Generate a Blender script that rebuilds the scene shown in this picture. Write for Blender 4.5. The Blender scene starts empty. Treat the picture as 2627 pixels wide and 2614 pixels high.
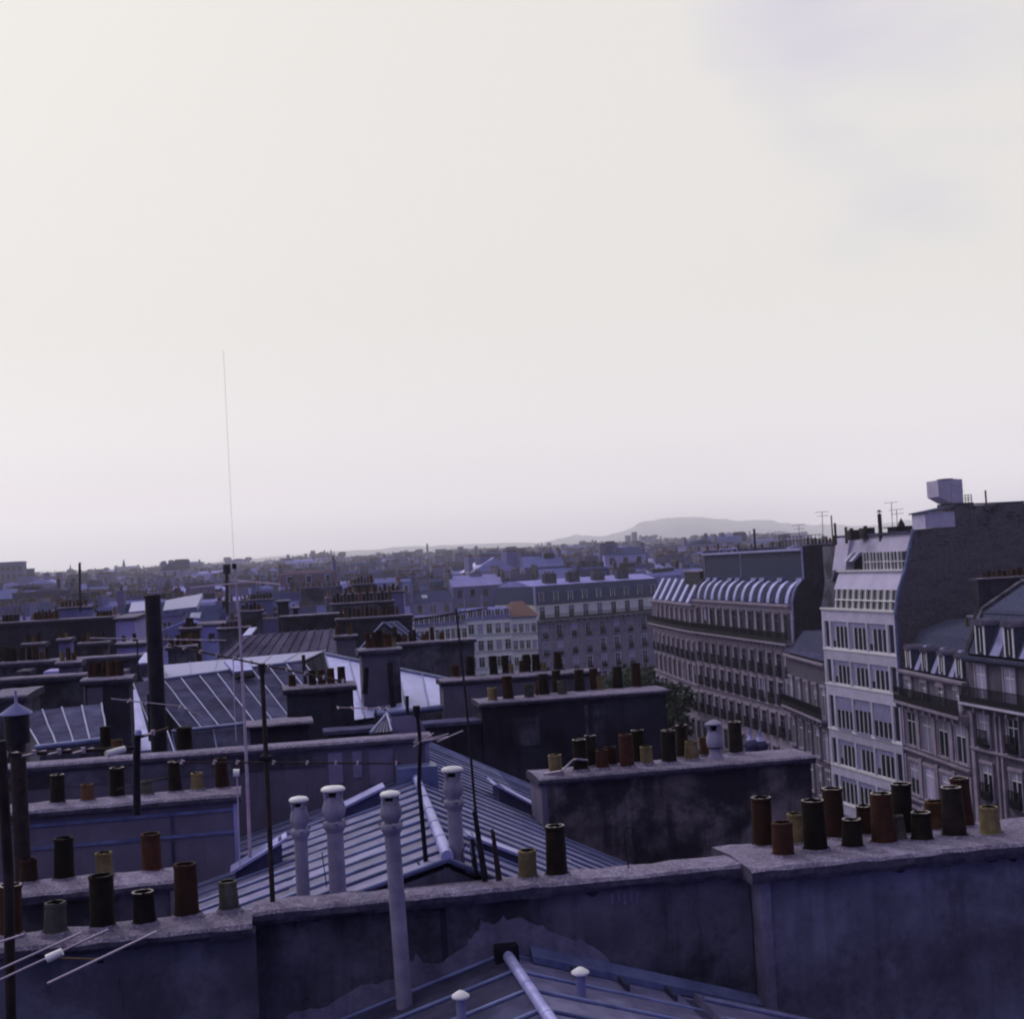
import bpy, math, random
from mathutils import Vector, Matrix
random.seed(7)
R = math.radians
SC = bpy.context.scene
COL = SC.collection
# ------------------------------------------------------------------ camera
F = 3609.0; CZ = 26.0; YAW = 10.5; PIT = 2.2; ROLL = -3.15
cam_d = bpy.data.cameras.new('camera'); cam = bpy.data.objects.new('camera', cam_d); COL.objects.link(cam)
SC.camera = cam
MR = Matrix.Rotation(R(-YAW), 3, 'Z') @ Matrix.Rotation(R(90 + PIT), 3, 'X') @ Matrix.Rotation(R(ROLL), 3, 'Z')
cam.matrix_world = Matrix.Translation((0, 0, CZ)) @ MR.to_4x4()
cam_d.sensor_fit = 'HORIZONTAL'; cam_d.sensor_width = 36.0; cam_d.lens = 36.0 * F / 2627.0
cam_d.clip_start = 0.1; cam_d.clip_end = 30000
SC.view_settings.view_transform = 'Standard'; SC.view_settings.look = 'None'
SC.view_settings.exposure = 0.0; SC.view_settings.gamma = 1.0; SC.view_settings.use_curve_mapping = False
SC.cycles.pixel_filter_type = 'BLACKMAN_HARRIS'; SC.cycles.filter_width = 2.1; SC.cycles.volume_bounces = 4; SC.cycles.max_bounces = 8
# ------------------------------------------------------------------ world
SUN_AZ, SUN_EL = 25.0, 40.0          # degrees counter-clockwise from +Y
sd = Vector((-math.sin(R(SUN_AZ)) * math.cos(R(SUN_EL)), math.cos(R(SUN_AZ)) * math.cos(R(SUN_EL)), math.sin(R(SUN_EL))))
W = bpy.data.worlds.new('World'); SC.world = W; W.use_nodes = True
nt = W.node_tree; nt.nodes.clear(); N = nt.nodes; LK = nt.links
def nd(tree, t, **k):
    n = tree.nodes.new(t)
    for a, b in k.items():
        if a.startswith('i_'): n.inputs[a[2:]].default_value = b
        else: setattr(n, a, b)
    return n
tc = nd(nt, 'ShaderNodeTexCoord')
sky = nd(nt, 'ShaderNodeTexSky', sky_type='NISHITA', sun_disc=False, sun_elevation=R(SUN_EL), sun_rotation=R(-SUN_AZ), air_density=1.0, dust_density=2.0)
bg1 = nd(nt, 'ShaderNodeBackground', i_Strength=0.10); LK.new(sky.outputs[0], bg1.inputs[0])
mp = nd(nt, 'ShaderNodeMapping'); mp.inputs['Scale'].default_value = (1, 1, 2.6); LK.new(tc.outputs['Generated'], mp.inputs[0])
nz = nd(nt, 'ShaderNodeTexNoise', i_Scale=2.1, i_Detail=5.0, i_Roughness=0.5); LK.new(mp.outputs[0], nz.inputs['Vector'])
def dotn(v):
    d = nd(nt, 'ShaderNodeVectorMath', operation='DOT_PRODUCT'); LK.new(tc.outputs['Generated'], d.inputs[0]); d.inputs[1].default_value = v; return d.outputs['Value']
def mth(op, a, b=None, c=None, clamp=False):
    m = nd(nt, 'ShaderNodeMath', operation=op, use_clamp=clamp)
    for i, x in enumerate((a, b, c)):
        if x is None: continue
        if isinstance(x, (int, float)): m.inputs[i].default_value = x
        else: LK.new(x, m.inputs[i])
    return m.outputs[0]
def ramp(x, a, b):
    r = nd(nt, 'ShaderNodeMapRange', interpolation_type='SMOOTHSTEP'); LK.new(x, r.inputs[0]); r.inputs[1].default_value = a; r.inputs[2].default_value = b; return r.outputs[0]
def mixc(f, a, b):
    m = nd(nt, 'ShaderNodeMix', data_type='RGBA')
    LK.new(f, m.inputs[0])
    for i, x in ((6, a), (7, b)):
        if isinstance(x, tuple): m.inputs[i].default_value = x + (1,)
        else: LK.new(x, m.inputs[i])
    return m.outputs[2]
side = ramp(dotn(tuple((MR @ Vector(((2350 - 1313.5) / F, (1307 - 110) / F, -1))).normalized())), 0.972, 0.999)     # thicker violet-grey cloud high on the right
thick = mth('ADD', nz.outputs['Fac'], mth('MULTIPLY', side, 0.57))
lav = ramp(thick, 0.88, 1.2)
cream = mixc(lav, (0.85, 0.82, 0.775), (0.66, 0.62, 0.76))
hz = nd(nt, 'ShaderNodeSeparateXYZ'); LK.new(tc.outputs['Generated'], hz.inputs[0])
low = ramp(hz.outputs[2], 0.20, 0.0)
cream = mixc(low, cream, (1.02, 0.96, 1.0))
low2 = ramp(hz.outputs[2], 0.075, 0.0)
cream = mixc(low2, cream, (1.34, 1.27, 1.34))
away = ramp(dotn(tuple(sd)), 0.42, -0.25)            # the clouds lose the sun's glow and turn slate blue away from it
cloud = mixc(away, cream, (0.115, 0.118, 0.265))
bg2 = nd(nt, 'ShaderNodeBackground', i_Strength=1.0); LK.new(cloud, bg2.inputs[0])
mx = nd(nt, 'ShaderNodeMixShader'); mx.inputs[0].default_value = 0.94
LK.new(bg1.outputs[0], mx.inputs[1]); LK.new(bg2.outputs[0], mx.inputs[2])
wo = nd(nt, 'ShaderNodeOutputWorld'); LK.new(mx.outputs[0], wo.inputs[0])
# ------------------------------------------------------------------ sun
sl = bpy.data.lights.new('sun', 'SUN'); sl.energy = 1.0; sl.angle = R(14); sl.color = (1.0, 0.95, 0.9)
so = bpy.data.objects.new('sun', sl); COL.objects.link(so); so.rotation_euler = sd.to_track_quat('Z', 'Y').to_euler()

# ------------------------------------------------------------------ where a sight line meets a plane
def ray(px, py): return MR @ Vector(((px - 1313.5) / F, (1307 - py) / F, -1))
def PY(px, py, Y):
    d = ray(px, py); t = Y / d.y; return Vector((d.x * t, Y, CZ + d.z * t))
def PZ(px, py, Z):
    d = ray(px, py); t = (Z - CZ) / d.z; return Vector((d.x * t, d.y * t, Z))
SY, CY = math.sin(R(YAW)), math.cos(R(YAW))
def depth(p): return p[0] * SY + p[1] * CY
def pix(p):
    q = MR.transposed() @ (Vector(p) - Vector((0, 0, CZ)))
    return (1313.5 - F * q[0] / q[2], 1307 + F * q[1] / q[2]) if q[2] < 0 else None

# ------------------------------------------------------------------ materials
MATS = {}
TINT = (0.70, 0.67, 0.95)
def mat(name, a, b, rough=0.8, metal=0.0, scale=3.0, streak=0.0, blotch=0.0, dark=(0.02, 0.02, 0.03), bump=0.0, bscale=40.0, fleck=0.0, spec=0.1, stretch=(1, 1, 1), rnd=0.12, detail=6):
    if not name.startswith(('clay', 'pots', 'leaf', 'rim')):
        tn = (0.60, 0.58, 1.12) if name.startswith(('roof_', 'wall_')) else ((0.74, 0.70, 0.95) if name.startswith('white_f') else (0.86, 0.84, 0.95) if name == 'white_paint' else (1, 1, 1) if name.startswith(('white', 'hill')) else TINT)  # town roofs and walls carry the blue of distance haze in their colour
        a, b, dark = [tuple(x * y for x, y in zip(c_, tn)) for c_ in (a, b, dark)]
    m = bpy.data.materials.new(name); m.use_nodes = True; t = m.node_tree; L = t.links
    bs = t.nodes['Principled BSDF']
    co = t.nodes.new('ShaderNodeTexCoord'); oi = t.nodes.new('ShaderNodeObjectInfo')
    mpp = t.nodes.new('ShaderNodeMapping'); L.new(co.outputs['Object'], mpp.inputs[0]); mpp.inputs['Scale'].default_value = stretch
    va = t.nodes.new('ShaderNodeVectorMath'); va.operation = 'ADD'
    sc_ = t.nodes.new('ShaderNodeVectorMath'); sc_.operation = 'SCALE'; L.new(oi.outputs['Location'], sc_.inputs[0]); sc_.inputs['Scale'].default_value = 1.37
    L.new(mpp.outputs[0], va.inputs[0]); L.new(sc_.outputs[0], va.inputs[1]); vec = va.outputs[0]
    n1 = nd(t, 'ShaderNodeTexNoise', i_Scale=scale, i_Detail=float(detail), i_Roughness=0.62); L.new(vec, n1.inputs['Vector'])
    cr = t.nodes.new('ShaderNodeValToRGB'); L.new(n1.outputs['Fac'], cr.inputs[0])
    cr.color_ramp.elements[0].position = 0.36; cr.color_ramp.elements[1].position = 0.66
    cr.color_ramp.elements[0].color = a + (1,); cr.color_ramp.elements[1].color = b + (1,)
    col = cr.outputs[0]
    def mixin(fac, c2, mode='MIX'):
        nonlocal col
        mm = nd(t, 'ShaderNodeMix', data_type='RGBA', blend_type=mode); L.new(fac, mm.inputs[0]); L.new(col, mm.inputs[6])
        if isinstance(c2, tuple): mm.inputs[7].default_value = c2 + (1,)
        else: L.new(c2, mm.inputs[7])
        col = mm.outputs[2]
    def rng(x, lo, hi, o1, o2):
        r = nd(t, 'ShaderNodeMapRange', interpolation_type='SMOOTHSTEP'); L.new(x, r.inputs[0])
        for i, v in enumerate((lo, hi, o1, o2)): r.inputs[i + 1].default_value = v
        return r.outputs[0]
    if blotch:
        n2 = nd(t, 'ShaderNodeTexNoise', i_Scale=0.75, i_Detail=7.0, i_Roughness=0.65, i_Distortion=0.15); L.new(vec, n2.inputs['Vector'])
        mixin(rng(n2.outputs['Fac'], 0.44, 0.62, 0, blotch), dark)
    if blotch:
        n4 = nd(t, 'ShaderNodeTexNoise', i_Scale=4.5, i_Detail=8.0, i_Roughness=0.7); L.new(vec, n4.inputs['Vector'])
        mixin(rng(n4.outputs['Fac'], 0.5, 0.75, 0, blotch * 0.6), dark)
    if streak:
        mp2 = t.nodes.new('ShaderNodeMapping'); L.new(co.outputs['Object'], mp2.inputs[0]); mp2.inputs['Scale'].default_value = (4.5, 4.5, 0.35)
        n3 = nd(t, 'ShaderNodeTexNoise', i_Scale=1.0, i_Detail=5.0, i_Roughness=0.65); L.new(mp2.outputs[0], n3.inputs['Vector'])
        mixin(rng(n3.outputs['Fac'], 0.48, 0.72, 0, streak), dark)
    if fleck:
        vo = nd(t, 'ShaderNodeTexNoise', i_Scale=bscale, i_Detail=2.0); L.new(vec, vo.inputs['Vector'])
        mixin(rng(vo.outputs['Fac'], 0.52, 0.68, 0, fleck), tuple(min(1, x * 2.2) for x in b))
    if rnd:
        hsv = t.nodes.new('ShaderNodeHueSaturation'); L.new(col, hsv.inputs['Color'])
        r = t.nodes.new('ShaderNodeMapRange'); L.new(oi.outputs['Random'], r.inputs[0]); r.inputs[3].default_value = 1 - rnd; r.inputs[4].default_value = 1 + rnd
        L.new(r.outputs[0], hsv.inputs['Value']); col = hsv.outputs[0]
    L.new(col, bs.inputs['Base Color'])
    bs.inputs['Metallic'].default_value = metal; bs.inputs['Specular IOR Level'].default_value = spec
    L.new(rng(n1.outputs['Fac'], 0.3, 0.7, max(0.03, rough - 0.08), min(1, rough + 0.08)), bs.inputs['Roughness'])
    if bump:
        nb = nd(t, 'ShaderNodeTexNoise', i_Scale=bscale, i_Detail=4.0); L.new(vec, nb.inputs['Vector'])
        bp = nd(t, 'ShaderNodeBump', i_Strength=bump, i_Distance=0.02); L.new(nb.outputs['Fac'], bp.inputs['Height']); L.new(bp.outputs[0], bs.inputs['Normal'])
    MATS[name] = m; return m
mat('soot_plaster', (0.1, 0.096, 0.12), (0.19, 0.185, 0.215), 0.95, blotch=0.75, streak=0.45, dark=(0.02, 0.019, 0.022), bump=0.35, bscale=22, scale=1.6)
mat('blue_plaster', (0.15, 0.15, 0.19), (0.25, 0.25, 0.31), 0.95, blotch=0.6, streak=0.3, dark=(0.04, 0.04, 0.05), bump=0.3, bscale=25, scale=1.3)
mat('grey_plaster', (0.16, 0.145, 0.185), (0.22, 0.2, 0.245), 0.95, blotch=0.2, streak=0.3, dark=(0.08, 0.07, 0.09), bump=0.3, bscale=25, scale=1.4)
mat('brown_plaster', (0.12, 0.1, 0.095), (0.3, 0.26, 0.245), 0.95, blotch=0.93, streak=0.7, dark=(0.028, 0.026, 0.032), bump=0.35, bscale=22, scale=1.1)
mat('black_plaster', (0.035, 0.033, 0.045), (0.075, 0.07, 0.095), 0.95, blotch=0.6, streak=0.5, dark=(0.02, 0.02, 0.025), bump=0.3, bscale=20, scale=1.1)
mat('pale_mortar', (0.2, 0.18, 0.25), (0.28, 0.255, 0.34), 0.95, bump=0.5, bscale=30, scale=3)
mat('dim_mortar', (0.19, 0.18, 0.23), (0.3, 0.285, 0.36), 0.95, blotch=0.4, streak=0.3, dark=(0.04, 0.038, 0.045), bump=0.5, bscale=30, scale=3)
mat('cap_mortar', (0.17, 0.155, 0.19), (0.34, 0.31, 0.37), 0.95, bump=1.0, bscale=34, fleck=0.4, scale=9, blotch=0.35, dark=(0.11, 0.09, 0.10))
mat('cap_edge_shaded', (0.06, 0.055, 0.075), (0.11, 0.105, 0.135), 0.95, bump=0.8, bscale=22, scale=8)  # cap mortar darkened: shade put into the colour of the slab sides
mat('zinc', (0.24, 0.25, 0.4), (0.38, 0.39, 0.6), 0.45, 0.15, scale=2.2, streak=0.3, dark=(0.14, 0.14, 0.20), stretch=(1, 1, 1))
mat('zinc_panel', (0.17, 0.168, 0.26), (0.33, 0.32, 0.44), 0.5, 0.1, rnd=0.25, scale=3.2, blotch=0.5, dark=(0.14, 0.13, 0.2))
mat('zinc_violet', (0.10, 0.088, 0.12), (0.16, 0.14, 0.185), 0.7, 0.0, spec=0.0, rnd=0.2, scale=3.2, blotch=0.3, dark=(0.06, 0.055, 0.08))
mat('zinc_roll', (0.125, 0.155, 0.265), (0.23, 0.27, 0.43), 0.4, 0.2, streak=0.4, dark=(0.08, 0.09, 0.14), rnd=0.25, scale=3)
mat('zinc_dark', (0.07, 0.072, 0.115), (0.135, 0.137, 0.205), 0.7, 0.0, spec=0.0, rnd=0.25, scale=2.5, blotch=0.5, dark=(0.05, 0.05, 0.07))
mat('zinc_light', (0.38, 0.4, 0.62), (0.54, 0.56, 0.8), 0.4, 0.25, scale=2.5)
mat('seam_light', (0.22, 0.24, 0.37), (0.33, 0.36, 0.52), 0.4, 0.3, scale=4)
mat('slate', (0.06, 0.07, 0.10), (0.11, 0.12, 0.17), 0.7, spec=0.0, scale=6, streak=0.3)
mat('slate_blue', (0.055, 0.07, 0.125), (0.1, 0.12, 0.2), 0.7, spec=0.0, scale=5, streak=0.2)
mat('tile_roof', (0.15, 0.085, 0.075), (0.23, 0.13, 0.105), 0.85, scale=6, bump=0.4, bscale=15)
mat('clay_dark', (0.0112, 0.0088, 0.0096), (0.0272, 0.0184, 0.0184), 0.75, scale=7, streak=0.4, bump=0.3, bscale=30, rnd=0.3)
mat('clay_brown', (0.03, 0.0135, 0.012), (0.0562, 0.024, 0.0203), 0.8, scale=7, streak=0.75, blotch=0.6, dark=(0.02, 0.012, 0.012), bump=0.3, bscale=30, rnd=0.2)
mat('clay_red', (0.0525, 0.0195, 0.0165), (0.09, 0.0338, 0.027), 0.8, scale=7, streak=0.75, blotch=0.6, dark=(0.04, 0.02, 0.02), bump=0.3, bscale=30)
mat('clay_orange', (0.085, 0.042, 0.028), (0.15, 0.078, 0.05), 0.85, scale=7, streak=0.75, blotch=0.6, bump=0.3, bscale=30, dark=(0.03, 0.018, 0.016))
mat('clay_yellow', (0.15, 0.112, 0.068), (0.25, 0.19, 0.115), 0.85, scale=6, streak=0.75, blotch=0.6, dark=(0.06, 0.05, 0.035), bump=0.3, bscale=30)
mat('clay_grey', (0.072, 0.0664, 0.0664), (0.12, 0.1104, 0.108), 0.85, scale=6, streak=0.75, blotch=0.6, bump=0.3, bscale=30)
mat('soot_inside', (0.01, 0.01, 0.01), (0.02, 0.02, 0.02), 0.95)
mat('rim_clay', (0.2, 0.17, 0.19), (0.34, 0.3, 0.34), 0.5, scale=8)  # pale tone paints the lit lip of the pots
mat('flue_cement', (0.3, 0.285, 0.34), (0.43, 0.41, 0.48), 0.8, scale=5, streak=0.65, dark=(0.13, 0.12, 0.14), blotch=0.25, bump=0.2, bscale=30)
mat('white_paint', (0.78, 0.77, 0.8), (0.88, 0.87, 0.9), 0.5, scale=5)
mat('white_facade', (0.54, 0.52, 0.6), (0.68, 0.655, 0.74), 0.85, scale=1.2, streak=0.18, dark=(0.4, 0.38, 0.5), bump=0.15, bscale=30)
mat('grey_panel', (0.30, 0.30, 0.42), (0.38, 0.38, 0.52), 0.6, scale=2)
mat('iron', (0.018, 0.018, 0.024), (0.035, 0.033, 0.04), 0.55, 0.3, scale=5)
mat('rust_iron', (0.03, 0.022, 0.022), (0.07, 0.05, 0.045), 0.8, 0.1, scale=9)
mat('aluminium', (0.42, 0.36, 0.38), (0.60, 0.52, 0.54), 0.45, 0.4, scale=5)
mat('pink_mast', (0.50, 0.40, 0.44), (0.66, 0.55, 0.60), 0.6, 0.1, scale=5)
mat('glass', (0.012, 0.014, 0.024), (0.03, 0.035, 0.055), 0.12, scale=1.2, spec=0.6, rnd=0.5)
mat('skylight_glass', (0.35, 0.38, 0.55), (0.5, 0.52, 0.7), 0.08, scale=1.5, spec=0.8)
mat('curtain', (0.30, 0.28, 0.36), (0.50, 0.48, 0.60), 0.9, scale=3, stretch=(8, 8, 1), rnd=0.4)
mat('stone', (0.31, 0.27, 0.3), (0.47, 0.415, 0.445), 0.9, scale=1.5, streak=0.35, dark=(0.12, 0.10, 0.11), bump=0.2, bscale=14)
mat('stone_dark', (0.12, 0.11, 0.13), (0.21, 0.19, 0.225), 0.9, scale=1.5, streak=0.4, dark=(0.06, 0.055, 0.07), bump=0.2, bscale=14)
mat('white_render', (0.70, 0.70, 0.80), (0.84, 0.84, 0.93), 0.9, scale=1.0, streak=0.3, dark=(0.4, 0.4, 0.5))
mat('brick_wall', (0.1, 0.088, 0.095), (0.2, 0.175, 0.185), 0.95, scale=5, blotch=0.35, streak=0.25, dark=(0.045, 0.042, 0.055), bump=0.8, bscale=7, fleck=0.35, stretch=(1, 1, 3.5))
for nm, c in (('wall_cream', (0.42, 0.38, 0.42)), ('wall_grey', (0.26, 0.25, 0.32)), ('wall_white', (0.62, 0.58, 0.68)), ('wall_sooty', (0.12, 0.115, 0.16)), ('wall_ochre', (0.30, 0.27, 0.275))):
    mat(nm, tuple(x * 0.82 for x in c), c, 0.92, scale=0.6, streak=0.4, blotch=0.25, dark=tuple(x * 0.45 for x in c))
for nm, c, mt in (('roof_zinc', (0.22, 0.24, 0.36), 0.0), ('roof_slate', (0.07, 0.085, 0.14), 0.0), ('roof_pale', (0.50, 0.49, 0.62), 0.0), ('roof_tile', (0.17, 0.125, 0.12), 0.0)):
    mat(nm, tuple(x * 0.8 for x in c), c, 0.7, mt, spec=0.0, scale=0.8, streak=0.25, dark=tuple(x * 0.55 for x in c))
mat('pots_far', (0.07, 0.042, 0.042), (0.14, 0.08, 0.07), 0.9, scale=1.1, rnd=0.2)
mat('leaf', (0.014, 0.028, 0.024), (0.032, 0.052, 0.042), 0.7, scale=0.7, rnd=0.15)
mat('bark', (0.05, 0.04, 0.035), (0.09, 0.07, 0.06), 0.9)
mat('asphalt', (0.045, 0.045, 0.05), (0.06, 0.06, 0.065), 0.9, scale=0.5)
mat('hill', (0.34, 0.33, 0.4), (0.42, 0.41, 0.48), 0.95, scale=0.01)  # pale base colour paints in haze over the far ground
mat('awning_stripe', (0.55, 0.53, 0.60), (0.7, 0.68, 0.75), 0.9)

# ------------------------------------------------------------------ mesh builder
class B:
    def __init__(s): s.v = []; s.f = []; s.m = []; s.sm = []
    def add(s, vs, fs, mi=0, smooth=False):
        o = len(s.v); s.v += [tuple(p) for p in vs]
        for f in fs: s.f.append(tuple(i + o for i in f)); s.m.append(mi); s.sm.append(smooth)
        return s
    def box(s, x0, x1, y0, y1, z0, z1, mi=0, top=None):
        vs = [(x0, y0, z0), (x1, y0, z0), (x1, y1, z0), (x0, y1, z0), (x0, y0, z1), (x1, y0, z1), (x1, y1, z1), (x0, y1, z1)]
        s.add(vs, [(0, 3, 2, 1), (0, 1, 5, 4), (1, 2, 6, 5), (2, 3, 7, 6), (3, 0, 4, 7)], mi)
        o = len(s.v) - 8; s.f.append((o + 4, o + 5, o + 6, o + 7)); s.m.append(mi if top is None else top); s.sm.append(False)
        return s
    def hexa(s, lo, hi, mi=0):
        """lo, hi: 4 points each (same winding)"""
        return s.add(list(lo) + list(hi), [(3, 2, 1, 0), (4, 5, 6, 7), (0, 1, 5, 4), (1, 2, 6, 5), (2, 3, 7, 6), (3, 0, 4, 7)], mi)
    def slab(s, q, t, mi=0):
        q = [Vector(p) for p in q]; n = (q[1] - q[0]).cross(q[3] - q[0]).normalized()
        if n.z < 0 and abs(n.z) > 1e-6: n = -n
        return s.hexa([p - n * t for p in q], q, mi)
    def down(s, q, z, mi=0):
        return s.hexa([(p[0], p[1], z) for p in q], q, mi)
    def prism(s, poly, axis, a, b, mi=0):
        """poly of 2D points; extruded along axis x (poly = y,z), y (poly = x,z) or z (poly = x,y)"""
        f = {'x': lambda p, t: (t, p[0], p[1]), 'y': lambda p, t: (p[0], t, p[1]), 'z': lambda p, t: (p[0], p[1], t)}[axis]
        n = len(poly); vs = [f(p, a) for p in poly] + [f(p, b) for p in poly]
        fs = [tuple(range(n)), tuple(range(2 * n - 1, n - 1, -1))] + [(i, i + n, (i + 1) % n + n, (i + 1) % n) for i in range(n)]
        return s.add(vs, fs, mi)
    def tube(s, p0, p1, r0, r1=None, n=8, mi=0, caps=True):
        p0, p1 = Vector(p0), Vector(p1); r1 = r0 if r1 is None else r1
        d = (p1 - p0).normalized(); u = d.orthogonal().normalized(); w = d.cross(u)
        vs = []
        for p, r in ((p0, r0), (p1, r1)):
            for k in range(n):
                a = 2 * math.pi * k / n; vs.append(p + (u * math.cos(a) + w * math.sin(a)) * r)
        s.add(vs, [(k, (k + 1) % n, (k + 1) % n + n, k + n) for k in range(n)], mi, True)
        if caps: s.add(vs, [tuple(range(n - 1, -1, -1)), tuple(range(n, 2 * n))], mi)
        return s
    def path(s, pts, r, n=6, mi=0):
        for a, b in zip(pts, pts[1:]): s.tube(a, b, r, r, n, mi)
        return s
    def lathe(s, c, prof, n=16, mi=0, sx=1, sy=1):
        vs = [(c[0] + r * sx * math.cos(2 * math.pi * k / n), c[1] + r * sy * math.sin(2 * math.pi * k / n), c[2] + z) for r, z in prof for k in range(n)]
        fs = []
        for j in range(len(prof) - 1):
            fs += [(j * n + k, j * n + (k + 1) % n, (j + 1) * n + (k + 1) % n, (j + 1) * n + k) for k in range(n)]
        s.add(vs, fs, mi, True)
        s.add([vs[k] for k in range(n)], [tuple(range(n - 1, -1, -1))], mi)
        m = len(vs) - n; s.add([vs[m + k] for k in range(n)], [tuple(range(n))], mi); return s
    def mesh(s, name, mats):
        me = bpy.data.meshes.new(name); me.from_pydata(s.v, [], s.f)
        if isinstance(mats, str): mats = [mats]
        for x in mats: me.materials.append(MATS[x])
        me.polygons.foreach_set('material_index', s.m); me.polygons.foreach_set('use_smooth', s.sm); me.update(); return me
    def obj(s, name, mats, parent=None, label=None, kind=None, local=False):
        return inst(s.mesh(name, mats), name, parent, label=label, kind=kind, local=local)
def inst(me, name, parent=None, loc=None, rz=0, label=None, kind=None, local=False, scale=None):
    o = bpy.data.objects.new(name, me); COL.objects.link(o)
    if loc is not None: o.location = loc
    if rz: o.rotation_euler = (0, 0, rz)
    if scale is not None: o.scale = scale
    if parent is not None:
        o.parent = parent
        if not local and not parent.get('local') and parent.parent is None: o.matrix_parent_inverse = Matrix.Translation(-parent.location)
    if label: o['label'] = label
    if kind: o['kind'] = kind
    return o
def thing(name, label, cat, loc=(0, 0, 0), rz=0, group=None):
    o = bpy.data.objects.new(name, None); COL.objects.link(o); o.location = loc; o.rotation_euler = (0, 0, rz); o.empty_display_size = 0.3
    o['label'] = label; o['category'] = cat
    if group: o['group'] = group
    return o
def tag(o, label, cat, group=None):
    o['label'] = label; o['category'] = cat
    if group: o['group'] = group
    return o
def lerp(a, b, t): return Vector(a) * (1 - t) + Vector(b) * t

# ================================================================== setting
g = B(); g.box(-2900, 4500, -50, 5200, -0.6, 0.0); go = g.obj('ground', 'asphalt', kind='structure')

# hills on the horizon
def hill(name, x0px, x1px, prof, Y, thick):
    b = B(); n = len(prof); vs = []
    for k, (px, py) in enumerate(prof):
        p = PY(px, py, Y); vs.append(p)
    top = vs; fr = [Vector((p.x * (Y - thick) / Y, Y - thick, 0)) for p in top]; bk = [Vector((p.x, Y + thick, 0)) for p in top]
    mid = [Vector((f.x * .4 + p.x * .6, f.y * .4 + p.y * .6, p.z * .72)) for f, p in zip(fr, top)]
    rows = [fr, mid, top, bk]
    b.add([p for r in rows for p in r], [(j * n + k, j * n + k + 1, (j + 1) * n + k + 1, (j + 1) * n + k) for j in range(3) for k in range(n - 1)], 0, True)
    b.obj(name, 'hill', kind='structure')
def rough(pts, step, amp):
    out = []; rr = random.Random(3)
    for (x0, y0), (x1, y1) in zip(pts, pts[1:]):
        k = max(1, int(abs(x1 - x0) / step))
        for i in range(k): t = i / k; out.append((x0 + (x1 - x0) * t, y0 + (y1 - y0) * t + rr.uniform(-amp, amp)))
    out.append(pts[-1]); return out
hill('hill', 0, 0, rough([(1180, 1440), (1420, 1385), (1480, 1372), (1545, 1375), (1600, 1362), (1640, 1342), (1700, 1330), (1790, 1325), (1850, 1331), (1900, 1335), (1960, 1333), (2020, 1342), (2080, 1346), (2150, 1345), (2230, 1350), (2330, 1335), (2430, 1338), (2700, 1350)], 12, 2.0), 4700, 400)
hill('hill', 0, 0, rough([(-150, 1508), (300, 1478), (560, 1440), (820, 1417), (1100, 1400), (1330, 1392), (1560, 1392)], 30, 2.0), 4900, 250)

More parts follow.
